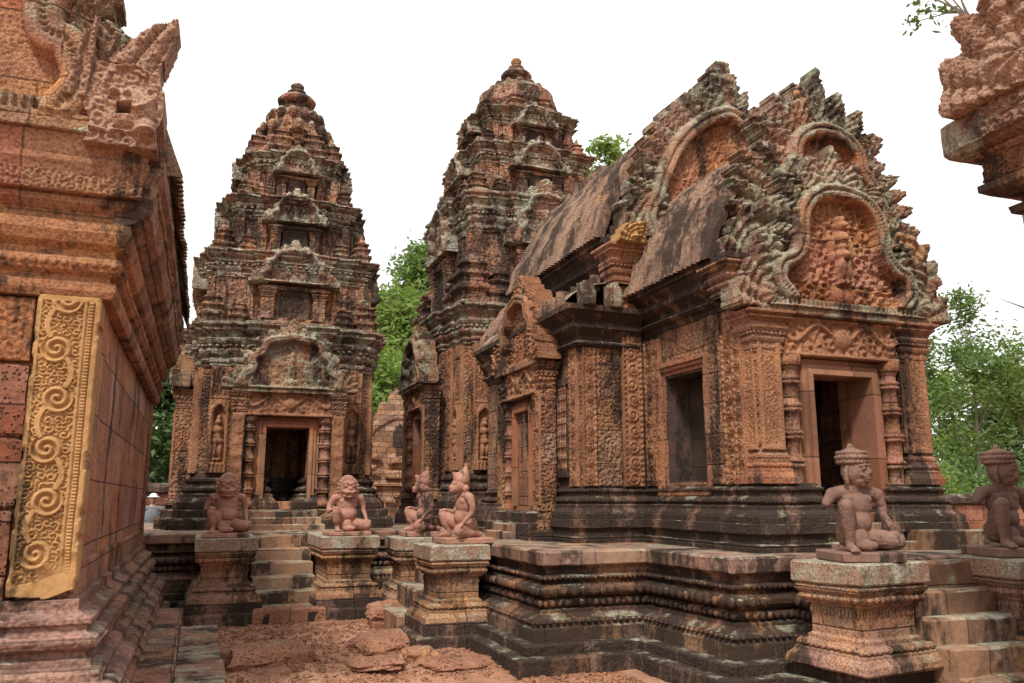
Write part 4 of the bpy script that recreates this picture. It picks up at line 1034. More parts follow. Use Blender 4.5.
# ================================================================= the library at the left
def library():
    X0, X1, Y0, Y1 = -3.9, -.72, 6.2, 13.0
    T = thing('temple_library', 'close red sandstone building at the left with an ochre scrollwork pilaster on its corner', 'library', (-2.3, 9.6, 0))
    P = rect(X0, X1, Y0, Y1)
    b = MB(); sweep(b, P, [(.42, -.05), (.42, .12), (.40, .14), (.33, .15), (.33, .27), (.31, .30), (.26, .33), (.27, .36), (.31, .40), (.32, .44), (.28, .48), (.22, .49), (.22, .53)], .10)
    beads(b, P, .30, .42, .03, .05, .03, .1)
    build('lower_base', b, 'libdark', T, .010)
    b = MB(); sweep(b, P, [(.22, .52), (.20, .55), (.14, .57), (.14, .60), (.10, .62), (.10, .65), (.17, .68), (.19, .72), (.16, .75), (.09, .77), (.09, .80), (.12, .82), (.12, .85), (.05, .88), (.03, .90), (.03, .96), (0, .965)], .09)
    beads(b, P, .165, .715, .024, .03, .02, .065)
    build('upper_base', b, 'libdark', T, .008)
    # east front: laterite blocks, a relief panel above and below
    mb = MB(); box(mb, X1 - 1.3, X1 - .012, Y0 + .06, Y0 + .5, .95, 2.96, .14); build('wall_core', mb, 'libwall', T, .004)
    z = 1.12
    for h in (.42, .46, .50):
        mb = MB(); box(mb, X1 - 1.25, X1 - .41, Y0 + .0, Y0 + .3, z, z + h - .012, .06, .02); build('laterite_block', mb, 'laterite', T, .02); z += h
    mb = MB(); relief(mb, (X1 - .86, Y0 + .0, z + .005), (1, 0, 0), (0, -1, 0), .9, 2.93 - z, .012, lambda U, V: (np.ones(U.shape, bool), np.where(np.abs(np.mod(U + .25, .34) - .17) < .13, .03 * foliage(U, V, 11, 4) + .004, .016)), .2, .9)
    build('floral_panel', mb, 'lib', T, .004)
    mb = MB(); relief(mb, (X1 - .86, Y0 + .0, .955), (1, 0, 0), (0, -1, 0), .9, .155, .010, lambda U, V: (np.ones(U.shape, bool), .03 * np.abs(np.sin(U * 26)) * np.sin(np.clip(V / .155, 0, 1) * np.pi) + .012 * foliage(U, V, 18, 3)), .2, 1)
    build('floral_panel', mb, 'lib', T, .004)
    # the ochre pilaster with its column of scrolls
    w, h = .40, 2.0
    def gold(U, V):
        pitch = .335; uc = U + .035
        k = np.floor((V - .12) / pitch); sg = np.where(np.mod(k, 2) > .5, 1, -1)
        cy = (k + .5) * pitch + .12; X = uc - sg * .018; Y = V - cy; r = np.hypot(X, Y); t = np.arctan2(Y, X * sg)
        R0 = .098; ph = 2 * np.pi * (r / .050) - t
        sp = (.5 + .5 * np.cos(ph)) ** .7
        H = np.where(r < R0, .008 + .034 * sp, 0)
        # little leaves between the scrolls
        fo = foliage(uc, V, 16, 9); H = np.where((r >= R0) & (np.abs(uc) < .125), .004 + .028 * fo, H)
        stem = np.abs(uc - .085 * np.cos(np.pi * (V - .12) / pitch)); H = np.where((stem < .018) & (r > R0 * .8), .034, H)
        H = np.where(np.abs(uc) >= .125, .030, H)
        e = U + .0
        H = np.where((e > .105) & (e < .122), .016, H)
        H = np.where((e > .122) & (e < .150), .022 + .014 * np.abs(np.sin(V * np.pi / .022)), H)
        H = np.where((e > .150) & (e < .158), .012, H)
        H = np.where((V < .10) | (V > h - .05), .028, H)
        # broken lower corner
        br = vnoise(np.stack([U.ravel(), V.ravel(), 0 * U.ravel()], 1), 9, 2).reshape(U.shape)
        wear = np.clip(1.35 - np.hypot((U - .09) / .19, (V - .02) / .25) + br * .6, 0, 1); H = H * (1 - wear) - .02 * wear * (V < .35) + .0
        H = H + .004 * vnoise(np.stack([U.ravel(), V.ravel(), 0 * U.ravel()], 1), 30, 3).reshape(U.shape)
        ed = w / 2 - np.abs(U); chip = vnoise(np.stack([U.ravel() * .3, V.ravel(), 0 * U.ravel() + np.sign(U.ravel())], 1), 13, 8).reshape(U.shape)
        H = H - .02 * np.clip(1 - ed / .012, 0, 1) - .03 * np.clip((chip - .12) * 6, 0, 1) * np.clip(1 - ed / .03, 0, 1)
        low = .03 + .04 * np.clip((U - .02) / .15, 0, 1) + .07 * chip
        return (V > low * .6) & (ed > .016 * np.clip((chip - .2) * 6, 0, 1)), H
    mb = MB(); relief(mb, (X1 - w / 2 + .006, Y0 - .045, .965), (1, 0, 0), (0, -1, 0), w, h - .01, .0045, gold, .2, 1)
    o = build('corner_pilaster', mb, 'gold', T, .003); o['label'] = 'ochre yellow pilaster carved with a column of scrolls'
    # side wall
    mb = MB(); box(mb, X1 - .34, X1 - .03, Y0 + .08, Y1, .94, 2.96, .13, .005); build('wall', mb, 'libwall', T, .009)
    mb = MB(); box(mb, X1 - .3, X1 - .0, Y1 - .45, Y1 + .01, .955, 2.958, .13); build('end_pilaster', mb, 'lib', T, .008)
    mb = MB(); box(mb, X1 - .3, X1 - .01, Y0 + .1, Y1 - .4, .956, 1.18, .12, .01); build('wall_footing', mb, 'lib', T, .008)
    mb = MB(); box(mb, X0, X0 + .4, Y0 + .02, Y1, .94, 2.96, .3); build('wall', mb, 'libwall', T, .009)
    mb = MB(); box(mb, X0 + .41, X1 - .41, Y1 - .3, Y1 - .01, .94, 2.96, .3); build('wall', mb, 'libwall', T, .009)
    mb = MB(); box(mb, X0 + .41, X1 - 1.31, Y0 + .1, Y0 + .5, .94, 2.96, .3); build('wall', mb, 'libwall', T, .009)
    # cornice
    c = MB(); pr = [(-.02, 2.95), (.05, 2.955), (.07, 3.0), (.07, 3.06), (.03, 3.07), (.03, 3.11), (.08, 3.14), (.10, 3.19), (.09, 3.23), (.05, 3.24), (.05, 3.29), (.11, 3.33), (.145, 3.40), (.14, 3.47), (.08, 3.485), (.08, 3.55), (.15, 3.60), (.15, 3.64), (.13, 3.65), (.20, 3.78), (.235, 3.86), (.235, 3.90), (.21, 3.91), (.25, 4.02), (.25, 4.10), (0, 4.12)]
    sweep(c, P, pr, .08)
    beads(c, P, .09, 3.185, .025, .028, .022, .062); beads(c, P, .125, 3.435, .034, .042, .026, .13); beads(c, P, .225, 3.88, .014, .014, .012, .034)
    build('cornice', c, 'lib', T, .006)
    mb = MB()
    for z_, hh, oo, dp in ((3.655, .19, .21, .03), (3.93, .15, .262, .02)):
        relief(mb, (X1 - .55, Y0 - oo + .02, z_), (1, 0, 0), (0, -1, 0), 1.5, hh, .010, (lambda hh_, dp_: lambda U, V: (np.ones(U.shape, bool), dp_ * foliage(U, V, 15, 5)))(hh, dp), .02, 1, back=False)
        break
    build('cornice_carving', mb, 'lib', T, .002)
    # heavy overhanging eave course on the side with a row of antefixes
    c = MB(); pth = [(X1, Y0 - .12), (X1, Y1 + .1)]
    sweep(c, pth, [(.02, 3.45), (.16, 3.50), (.26, 3.58), (.29, 3.69), (.30, 3.77), (.27, 3.79), (.28, 3.85), (.33, 3.9), (.33, 4.0), (.30, 4.05), (.1, 4.13)], .1, closed=False)
    beads(c, pth, .30, 3.74, .025, .03, .02, .07, closed=False); build('eave_course', c, 'libdark', T, .012)
    roof_mesh(T, (X0 + X1) / 2, 1.9, 4.1, 5.8, Y0 + .4, Y1, .11)
    antefix_row(T, (X1 + .29, Y0 + .5, 4.02), (X1 + .29, Y1, 4.02), .13, .17, (1, 0, 0), 'roof')
    # gable
    p = make_pediment(T, X1 - 1.84, 0, 'E', -(Y0 - .12), 4.08, 3.42, 2.9, .0115, 41, False, 12, 31, 'pedi', band=.06, side=.10, apex=.16, amp=1.25, tin=.022, pts=[(.86, .02), (.93, .10), (.88, .19), (.80, .21), (.78, .28), (.82, .36), (.78, .46), (.68, .52), (.58, .60), (.45, .68), (.25, .76), (.10, .80), (0, .82)])
    g = MB(); relief(g, (X1 + .05, Y0 - .26, 3.98), (1, 0, 0), (0, -1, 0), .50, .60, .008, beast_fn(.50, .60), .42, 1.1); build('beast_head', g, 'orn', p, .009)
    for (x, z_, w_, h_, tl) in ((X1 + .06, 4.54, .42, .52, .38), (X1 - .26, 4.30, .20, .62, .06)):
        g = MB(); relief(g, (x, Y0 - .22, z_), (math.cos(tl), 0, -math.sin(tl)), (0, -1, 0), w_, h_, .010, crest_fn(w_, h_), .22, 1.1, up=(math.sin(tl), 0, math.cos(tl))); build('flame_crest', g, 'orn', p, .007)
    return T
def beast_fn(w, h):
    def fn(U, V):
        f = .035 * foliage(U, V, 9, 4)
        mask = (np.abs(U) < w * .48 - .03 * np.sin(V * 14)) 
        H = .05 + f * .7
        H = np.maximum(H, bump_el(U, V, w * .1, h * .45, w * .34, h * .30, .14))
        H = np.maximum(H, bump_el(U, V, w * .28, h * .22, w * .18, h * .16, .17))
        for x in (-.14, .02): H = np.maximum(H, bump_el(U, V, w * x, h * .60, .045, .04, .17))
        r = np.hypot((U + w * .05) / .085, (V - h * .40) / .06); H = np.where((np.abs(U + w * .0) < .042) & (np.abs(V - h * .42) < .04), -.12, H)
        H = H + .03 * np.exp(-((V - h * .16 - .25 * (U + w * .1) ** 2) / .014) ** 2)
        H = H + .03 * np.exp(-((np.hypot(U - w * .05, V - h * .7) - .17) / .016) ** 2)
        return mask, H
    return fn
def crest_fn(w, h):
    def fn(U, V):
        y = V / h; lean = .25 * w * y ** 1.6
        x = (U - lean) / (w / 2); prof = np.clip(.72 * (1 - y ** 2.1) + .05 * np.abs(np.sin(y * 19)), 0, 1)
        m = np.abs(x) < prof
        H = .05 + .06 * np.abs(np.sin((U - lean * .6) * 26 / (1.2 - y * .6))) ** .7 + .03 * foliage(U, V, 11, 8)
        return m, H
    return fn
library()
# paving beside the library
def paving():
    t = thing('paved_walkway', 'two level strip of dark paving slabs along the foot of the left building', 'paving', (0, 9, 0))
    for k, (x0, x1, zt, m) in enumerate(((-.52, -.12, .24, 'libdark'), (-.115, .30, .10, 'slab'))):
        y = 5.0
        while y < 11.6:
            l = .45 + rnd.random() * .5
            if k == 1 and y + l > 11.35: break
            mb = MB(); box(mb, x0, x1 + (rnd.random() - .5) * .03, y + .006, min(y + l, 12.6) - .006, -.1, zt + (rnd.random() - .5) * .015, .15, .012); build('slab', mb, m, t, .010); y += l
paving()

# ================================================================= gatehouse corner at the right edge
def gatehouse():
    T = thing('gatehouse', 'overhanging carved eave corner of a building entering at the upper right edge', 'gatehouse', (6.8, 1.4, 0))
    X0, X1, Y0, Y1 = 5.32, 8.3, -1.2, 3.72
    P = rect(X0, X1, Y0, Y1)
    mb = MB(); sweep(mb, P, [(.3, -.05), (.3, .5), (.12, .6), (.12, .9), (0, 1.0), (0, 3.45)], .2); build('wall', mb, 'wall', T, .01)
    c = MB(); sweep(c, P, [(0, 3.44), (.05, 3.45), (.07, 3.52), (.16, 3.55), (.17, 3.60), (.11, 3.61), (.11, 3.66), (.24, 3.70), (.29, 3.73), (.29, 3.78), (.24, 3.79), (.26, 3.96), (.32, 3.98), (.33, 4.01)], .06, captop=False)
    beads(c, P, .14, 3.575, .02, .024, .02, .055)
    build('cornice', c, 'plain', T, .007)
    c = MB(); relief(c, (X0 - .25, 2.6, 3.795), (0, -1, 0), (-1, 0, 0), 2.75, .165, .008, lambda U, V: (np.ones(U.shape, bool), .03 * foliage(U, V, 14, 6)), .02, 1, back=False); build('carved_band', c, 'relief', T, .003)
    c = MB(); sweep(c, P, [(.33, 4.0), (.40, 4.015), (.43, 4.05), (.43, 4.26), (.40, 4.29), (0, 4.30)], .07); build('eave_slab', c, 'pedi', T, .014)
    c = MB(); relief(c, (X0 - .435, 2.5, 4.04), (0, -1, 0), (-1, 0, 0), 3.0, .22, .008, lambda U, V: (np.ones(U.shape, bool), .035 * foliage(U, V, 9, 16) * (U > -1.3) + .02 * foliage(U, V, 5, 2)), .02, 1, back=False); build('carved_band', c, 'pedi', T, .003)
    p = make_pediment(T, 0, 1.5, 'S', -(X0 - .28), 4.27, 4.3, 3.2, .016, 51, False, 8, 27, 'relief', band=.05, side=.12, apex=.15, amp=1.5)
    g = MB(); relief(g, (X0 - .40, 3.62, 4.26), (0, -1, 0), (-1, 0, 0), .85, 1.0, .010, naga_fn(.85, 1.0, -1), .2, 1.3); build('naga_head', g, 'orn', p, .010)
    roof_mesh(T, (X0 + X1) / 2, 1.7, 4.28, 6.2, Y0, Y1 - .2, .12)
gatehouse()

# ================================================================= stone figures
def remesh_parts(parts, voxel, smooth=4):
    """capsules and ellipsoids melted into one continuous skin -> vertices, faces"""
    mb = MB()
    for q in parts:
        if q[0] == 'c':          # tapered capsule chain: points, radii
            pts, rs = q[1], q[2]
            for (a, b, ra, rb) in zip(pts[:-1], pts[1:], rs[:-1], rs[1:]):
                a, b = np.array(a, float), np.array(b, float); d = b - a; l = np.linalg.norm(d)
                if l < 1e-6: continue
                w_ = d / l; t = np.array([0, 0, 1.]) if abs(w_[2]) < .9 else np.array([1., 0, 0]); u = np.cross(w_, t); u /= np.linalg.norm(u); v = np.cross(w_, u)
                rings = [(-ra, .01), (-ra * .7, ra * .71), (0, ra)] + [(l * k, ra + (rb - ra) * k) for k in (.33, .66)] + [(l, rb), (l + rb * .7, rb * .71), (l + rb, .001)]
                n = 12; V = []
                for s, r in rings:
                    for i in range(n): th = 2 * math.pi * i / n; V.append(a + w_ * s + (u * math.cos(th) + v * math.sin(th)) * r)
                F = [[j * n + i, (j + 1) * n + i, (j + 1) * n + (i + 1) % n, j * n + (i + 1) % n] for j in range(len(rings) - 1) for i in range(n)]
                mb.add(V, [np.array(F), np.arange(n)[None, :], np.arange((len(rings) - 1) * n, len(rings) * n)[::-1][None, :]])
        else:
            c, r = np.array(q[1], float), np.array(q[2], float); rot = q[3] if len(q) > 3 else (0, 0, 0)
            sv, sq = usphere(14, 10); from mathutils import Euler
            m = np.array(Euler(rot).to_matrix()); mb.add((sv * r) @ m.T + c, [sq])
    V = np.concatenate(mb.V); me = bpy.data.meshes.new('tmp')
    F = []
    for f, _ in mb.F: F += f.tolist()
    me.from_pydata(V.tolist(), [], F); ob = bpy.data.objects.new('tmp', me); COL.objects.link(ob)
    import bmesh
    bm = bmesh.new(); bm.from_mesh(me); bmesh.ops.recalc_face_normals(bm, faces=bm.faces); bm.to_mesh(me); bm.free()
    md = ob.modifiers.new('r', 'REMESH'); md.mode = 'VOXEL'; md.voxel_size = voxel
    ms = ob.modifiers.new('s', 'SMOOTH'); ms.iterations = smooth; ms.factor = .5
    dg = bpy.context.evaluated_depsgraph_get(); ev = ob.evaluated_get(dg); m2 = ev.to_mesh()
    n = len(m2.vertices); co = np.empty(n * 3, np.float32); m2.vertices.foreach_get('co', co)
    F = [list(p.vertices) for p in m2.polygons]; ev.to_mesh_clear()
    bpy.data.objects.remove(ob); bpy.data.meshes.remove(me)
    return co.reshape(-1, 3).astype(float), [f for f in F if len(f) == 4], [f for f in F if len(f) == 3]
def skin(name, parts, mat, parent, voxel=.009, smooth=4, rough=.0015):
    V, Q, Tt = remesh_parts(parts, voxel, smooth)
    V = V + (vnoise(V, 80, 3)[:, None] * rough * 2.6 + vnoise(V, 26, 3)[:, None] * rough * 2.6)
    mb = MB(); fs = [np.array(Q)] + ([np.array(Tt)] if Tt else []); mb.add(V, fs, True)
    b = BASE.get(parent.name, (0, 0, 0)); mb.V = [mb.V[0] + np.array(b)]
    return build(name, mb, mat, parent)
def C_(*a): return ('c', [p[:3] for p in a], [p[3] for p in a])
def El(c, r, rot=(0, 0, 0)): return ('e', c, r, rot)
def hand(base, d, up, s=1.0, curl=.5):
    """palm with four unequal bent fingers and a thumb, lying along d, back of the hand = up"""
    base = np.array(base, float); d = np.array(d, float); d /= np.linalg.norm(d); up = np.array(up, float); up -= d * (up @ d); up /= np.linalg.norm(up); sd = np.cross(d, up)
    P = []; palm = base + d * .035 * s
    P.append(El(tuple(palm), (.03 * s, .03 * s, .022 * s)))
    for k, (o, l) in enumerate(((-.030, .050), (-.010, .060), (.010, .056), (.030, .042))):
        a = base + d * .05 * s + sd * o * s; b = a + d * l * .55 * s + up * .004 * s; c = b + (d * (1 - curl) - up * curl) * l * .6 * s
        P.append(C_((*a, .0105 * s), (*b, .0095 * s), (*c, .008 * s)))
    a = base + d * .015 * s - sd * .026 * s; b = a + (d * .6 - sd * .8) * .03 * s; c = b + (d * .9 - sd * .1) * .026 * s - up * .006 * s
    P.append(C_((*a, .012 * s), (*b, .011 * s), (*c, .009 * s)))
    return P
def squat_body(right_arm='whole', belly=1.0, knee=(-.165, -.20, .385), foot=(-.15, -.17)):
    """kneeling temple guardian: its right knee is raised, its left knee rests on the slab. Faces -Y."""
    P = []
    P += [El((0, .05, .15), (.165, .135, .115)), El((0, .02, .26), (.142 * belly, .112 * belly, .13)), El((0, -.02, .24), (.115 * belly, .10 * belly, .10)),
          El((0, .015, .39), (.155, .10, .13)), El((-.066, -.040, .435), (.066, .036, .044)), El((.066, -.040, .435), (.066, .036, .044)),
          C_((-.165, .015, .490, .056), (0, .02, .515, .066), (.165, .015, .490, .056)), C_((0, .015, .50, .066), (0, .0, .58, .060))]
    kx, ky, kz = knee; fx, fy = foot; mid = lambda a, b, t: a + (b - a) * t
    # raised right leg
    P += [C_((-.09, .02, .12, .092), (mid(-.09, kx, .55), mid(.02, ky, .55), mid(.12, kz, .55), .084), (kx, ky + .012, kz - .01, .064)), El(knee, (.058, .056, .058)),
          C_((kx, ky + .005, kz - .015, .057), (mid(kx, fx, .5), mid(ky, fy, .5) + .01, kz * .58, .060), (fx, fy, .10, .038), (fx, fy, .045, .038)), C_((fx, fy + .01, .034, .036), (fx - .005, fy - .07, .028, .036), (fx - .007, fy - .11, .022, .028))]
    P += [C_((fx - .007 + .018 * k, fy - .10, .018, .012), (fx - .010 + .021 * k, fy - .135 + abs(k) * .006, .014, .010)) for k in (-1.6, -.8, 0, .8, 1.6)]
    # folded left leg
    P += [C_((.09, .03, .11, .088), (.19, -.08, .10, .08), (.27, -.16, .085, .068)), C_((.27, -.15, .07, .058), (.18, .02, .05, .05), (.10, .14, .045, .036)), El((.09, .17, .04), (.04, .06, .036))]
    # left arm, hand spread over the knee
    P += [El((.198, .015, .478), (.056, .056, .06)), C_((.205, .015, .47, .050), (.245, .03, .38, .043), (.25, .02, .30, .034)), C_((.25, .02, .30, .035), (.262, -.06, .225, .030), (.268, -.105, .172, .024))]
    P += hand((.268, -.112, .168), (.05, -.8, -.40), (.1, -.5, .9), 1.05, .55)
    if right_arm == 'broken':
        P += [El((-.198, .015, .478), (.056, .056, .06)), C_((-.205, .015, .47, .051), (-.238, .012, .425, .046), (-.252, .01, .405, .043))]
    else:
        P += [El((-.198, .015, .478), (.056, .056, .06)), C_((-.205, .015, .47, .050), (-.262, .03, .37, .042), (-.272, -.0, .30, .036)), C_((-.272, .0, .30, .036), (mid(-.272, kx, .5), mid(0, ky, .5), mid(.3, kz + .05, .5), .031), (mid(-.272, kx, .8), mid(0, ky, .75), kz + .055, .026))]
        P += hand((mid(-.272, kx, .82), mid(0, ky, .78), kz + .062), (.25, -.8, -.05), (.0, -.1, 1), .95, .55)
    return P
def statue_base(t, w, d, h, mat):
    mb = MB(); b = BASE[t.name]
    box(mb, b[0] - w / 2, b[0] + w / 2, b[1] - d / 2, b[1] + d / 2, b[2], b[2] + h, .06, .012); return build('statue_slab', mb, mat, t, .006)
def lift(parts, dz, s=1.0):
    out = []
    for q in parts:
        if q[0] == 'c': out.append(('c', [(p[0] * s, p[1] * s, p[2] * s + dz) for p in q[1]], [r * s for r in q[2]]))
        else: out.append(('e', (q[1][0] * s, q[1][1] * s, q[1][2] * s + dz), tuple(r * s for r in q[2]), q[3]))
    return out
def grow(parts, c, k):
    out = []
    for q in parts:
        f = lambda p: tuple(c[i] + (p[i] - c[i]) * k for i in range(3))
        out.append(('c', [f(p) for p in q[1]], [r * k for r in q[2]]) if q[0] == 'c' else ('e', f(q[1]), tuple(r * k for r in q[2]), q[3]))
    return out
def turn(parts, deg, c):
    ca, sa = math.cos(R(deg)), math.sin(R(deg)); f = lambda p: (c[0] + (p[0] - c[0]) * ca - (p[1] - c[1]) * sa, c[1] + (p[0] - c[0]) * sa + (p[1] - c[1]) * ca, p[2])
    return [('c', [f(p) for p in q[1]], q[2]) if q[0] == 'c' else ('e', f(q[1]), q[2], (q[3][0], q[3][1], q[3][2] + R(deg))) for q in parts]
def guardian():
    t = thing('guardian_statue', '', 'statue', (0, 0, 0), 'kneeling guardian statues with tall curled hair')
    sl = .085; mat = 'guard'
    statue_base(t, .54, .56, sl, mat)
    z = .655; y = -.015
    head = [El((0, y, z), (.088, .098, .108)), El((0, y - .03, z - .062), (.062, .062, .05)), El((0, y - .055, z - .085), (.035, .035, .026)),
            C_((0, y - .092, z + .03, .014), (0, y - .112, z - .012, .020)), El((-.016, y - .105, z - .018), (.014, .013, .011)), El((.016, y - .105, z - .018), (.014, .013, .011)),
            El((-.034, y - .088, z + .018), (.021, .014, .013)), El((.034, y - .088, z + .018), (.021, .014, .013)),
            C_((-.06, y - .078, z + .036, .009), (-.03, y - .098, z + .044, .011), (0, y - .098, z + .036, .009), (.03, y - .098, z + .044, .011), (.06, y - .078, z + .036, .009)),
            C_((-.034, y - .094, z - .052, .010), (0, y - .106, z - .050, .012), (.034, y - .094, z - .052, .010)), C_((-.026, y - .093, z - .068, .008), (0, y - .10, z - .070, .010), (.026, y - .093, z - .068, .008)),
            C_((0, y - .106, z - .036, .008), (-.035, y - .10, z - .040, .009), (-.062, y - .078, z - .026, .006)), C_((0, y - .106, z - .036, .008), (.035, y - .10, z - .040, .009), (.062, y - .078, z - .026, .006))]
    for s in (-1, 1): head += [C_((s * .092, y + .005, z + .03, .012), (s * .102, y + .012, z - .01, .016), (s * .10, y + .012, z - .06, .018), (s * .092, y + .008, z - .082, .014))]
    head = grow(head, (0, y, z - .1), 1.24); head = turn(head, 38, (0, 0))
    skin('body', lift(squat_body('broken') + head, sl), mat, t, .0065, 3)
    hd = [El((0, y + .015, z + .095), (.100, .104, .068)), El((0, y + .02, z + .125), (.098, .100, .045))]
    for k in range(3):
        for i in range(22):
            a = 2 * math.pi * (i + .5 * k) / 22; rr = (.098, .104, .094)[k]
            hd.append(El((math.cos(a) * rr, y + .015 + math.sin(a) * rr * 1.03, z + (.070, .104, .137)[k]), (.016, .016, .016)))
    hd += [El((0, y + .02, z + .150), (.06, .06, .024)), C_((-.026, y + .02, z + .160, .018), (-.02, y + .02, z + .182, .017), (.0, y + .02, z + .190, .018), (.02, y + .02, z + .182, .017), (.026, y + .02, z + .160, .018))]
    hd = turn(grow(hd, (0, y, z - .1), 1.20), 38, (0, 0))
    skin('curled_hair', lift(hd, sl), mat, t, .0065, 1)
    skirt = [C_((-.13, .03, .175, .03), (0, -.075, .165, .035), (.13, .03, .175, .03)), El((-.03, -.10, .10), (.085, .05, .085)), El((.01, -.14, .05), (.10, .05, .045))]
    skin('loincloth', lift(skirt, sl), mat, t, .008, 3)
    return t
def lion(mat='statue'):
    t = thing('lion_guardian_statue', '', 'statue', (0, 0, 0), 'lion faced guardian statues')
    sl = .06; statue_base(t, .60, .56, sl, mat); z = .60; y = -.02
    head = [El((0, y, z), (.12, .11, .115)), El((0, y - .07, z - .035), (.085, .065, .055)), El((0, y - .12, z + .002), (.032, .026, .022)),
            El((-.05, y - .092, z + .038), (.028, .022, .024)), El((.05, y - .092, z + .038), (.028, .022, .024)),
            C_((-.08, y - .07, z + .07, .014), (-.04, y - .10, z + .078, .016), (0, y - .10, z + .058, .012), (.04, y - .10, z + .078, .016), (.08, y - .07, z + .07, .014)),
            C_((-.085, y - .085, z - .028, .012), (-.04, y - .128, z - .040, .014), (.04, y - .128, z - .040, .014), (.085, y - .085, z - .028, .012)),
            C_((-.07, y - .07, z - .085, .016), (0, y - .105, z - .098, .018), (.07, y - .07, z - .085, .016))]
    for k in range(6): head.append(El((-.05 + .02 * k, y - .122, z - .062), (.007, .007, .014)))
    head = grow(head, (0, y, z - .1), 1.15); body = squat_body('whole', 1.12, (-.20, -.20, .28), (-.17, -.15))
    skin('body', lift(body + head, sl, .98), mat, t, .007, 3)
    mane = grow([El((0, y + .04, z + .02), (.135, .10, .135)), El((0, y + .045, z + .10), (.10, .08, .085))], (0, y, z - .1), 1.15)
    for k in range(15):
        a = math.pi * (-.2 + 1.4 * k / 14); mane.append(El((math.cos(a) * .148, y + .01, z + .025 + math.sin(a) * .158), (.026, .04, .026)))
    mane += [El((-.10, y - .01, z + .12), (.028, .024, .034)), El((.10, y - .01, z + .12), (.028, .024, .034))]
    skin('mane', lift(mane, sl, .98), mat, t, .008, 1)
    skirt = [C_((-.13, .03, .16, .03), (0, -.09, .145, .035), (.13, .03, .16, .03)), El((-.03, -.10, .09), (.09, .05, .08)), El((.01, -.13, .045), (.10, .05, .04))]
    skin('loincloth', lift(skirt, sl, .98), mat, t, .009, 3)
    return t
def monkey(mat='statue'):
    t = thing('monkey_statue', '', 'statue', (0, 0, 0), 'kneeling monkey statues')
    sl = .075; statue_base(t, .52, .62, sl, mat); z = .63; y = -.035
    head = [El((0, y, z), (.085, .095, .09)), C_((0, y - .05, z - .025, .064), (0, y - .085, z - .042, .052)), El((0, y - .115, z - .028), (.036, .026, .026)), El((0, y - .102, z - .066), (.040, .034, .020)),
            C_((-.05, y - .075, z + .028, .014), (0, y - .09, z + .032, .015), (.05, y - .075, z + .028, .014)), El((-.035, y - .088, z + .008), (.016, .013, .014)), El((.035, y - .088, z + .008), (.016, .013, .014))]
    head = grow(head, (0, y + .02, z - .08), 1.12)
    skin('body', lift(squat_body('whole', .98, (-.19, -.20, .27), (-.16, -.13)) + head, sl), mat, t, .007, 3)
    cr = [C_((0, y + .01, z + .05, .098), (0, y + .02, z + .08, .095)), C_((0, y - .03, z + .085, .082), (0, y - .088, z + .135, .022)), C_((0, y + .02, z + .08, .090), (0, y + .045, z + .15, .06)), C_((0, y + .06, z + .16, .036), (0, y + .065, z + .21, .026)), El((0, y + .065, z + .235), (.024, .024, .022))]
    cr = grow(cr, (0, y + .02, z - .08), 1.08)
    skin('crown', lift(cr, sl), mat, t, .007, 2)
    for s in (-1, 1):
        skin('ear_disc', lift([El((s * .108, y + .03, z - .035), (.020, .046, .050)), El((s * .126, y + .03, z - .035), (.012, .020, .022))], sl), mat, t, .006, 1)
    skin('loincloth', lift([C_((-.13, .04, .165, .03), (0, -.06, .155, .033), (.13, .04, .165, .03)), C_((0, .13, .15, .04), (0, .20, .06, .03))], sl), mat, t, .009, 3)
    return t
def put(o, x, y, z, rz, label, s=1.0):
    o.location = (x, y, z); o.rotation_euler = (0, 0, R(rz)); o.scale = (s, s, s); o['label'] = label; return o
g = guardian(); put(g, 5.32, 5.74, PZ, -18, 'dark grey brown kneeling guardian with moustache and curled hair on the near lichened pedestal', .99)
put(copy_tree(g), 7.12, 5.78, PZ - .005, -14, 'kneeling guardian with curled hair cut off by the right edge, right of the porch steps', 1.03)
l = lion(); put(l, .36, 12.32, PZ, -2, 'reddish lion faced guardian statue left of the steps to the left tower', 1.02)
l2 = copy_tree(l); put(l2, 2.03, 12.32, PZ, 3, 'paler lion faced guardian statue right of the steps to the left tower', 1.0)
for o in l2.children: o.rotation_euler = o.rotation_euler
m_ = monkey(); put(m_, 2.98, 9.66, PZ, -86, 'pink monkey statue with pointed crown, the nearer and taller looking of the two', .96)
put(copy_tree(m_), 3.02, 11.66, PZ, -90, 'pink monkey statue with pointed crown, the farther one beyond the side steps', .98)

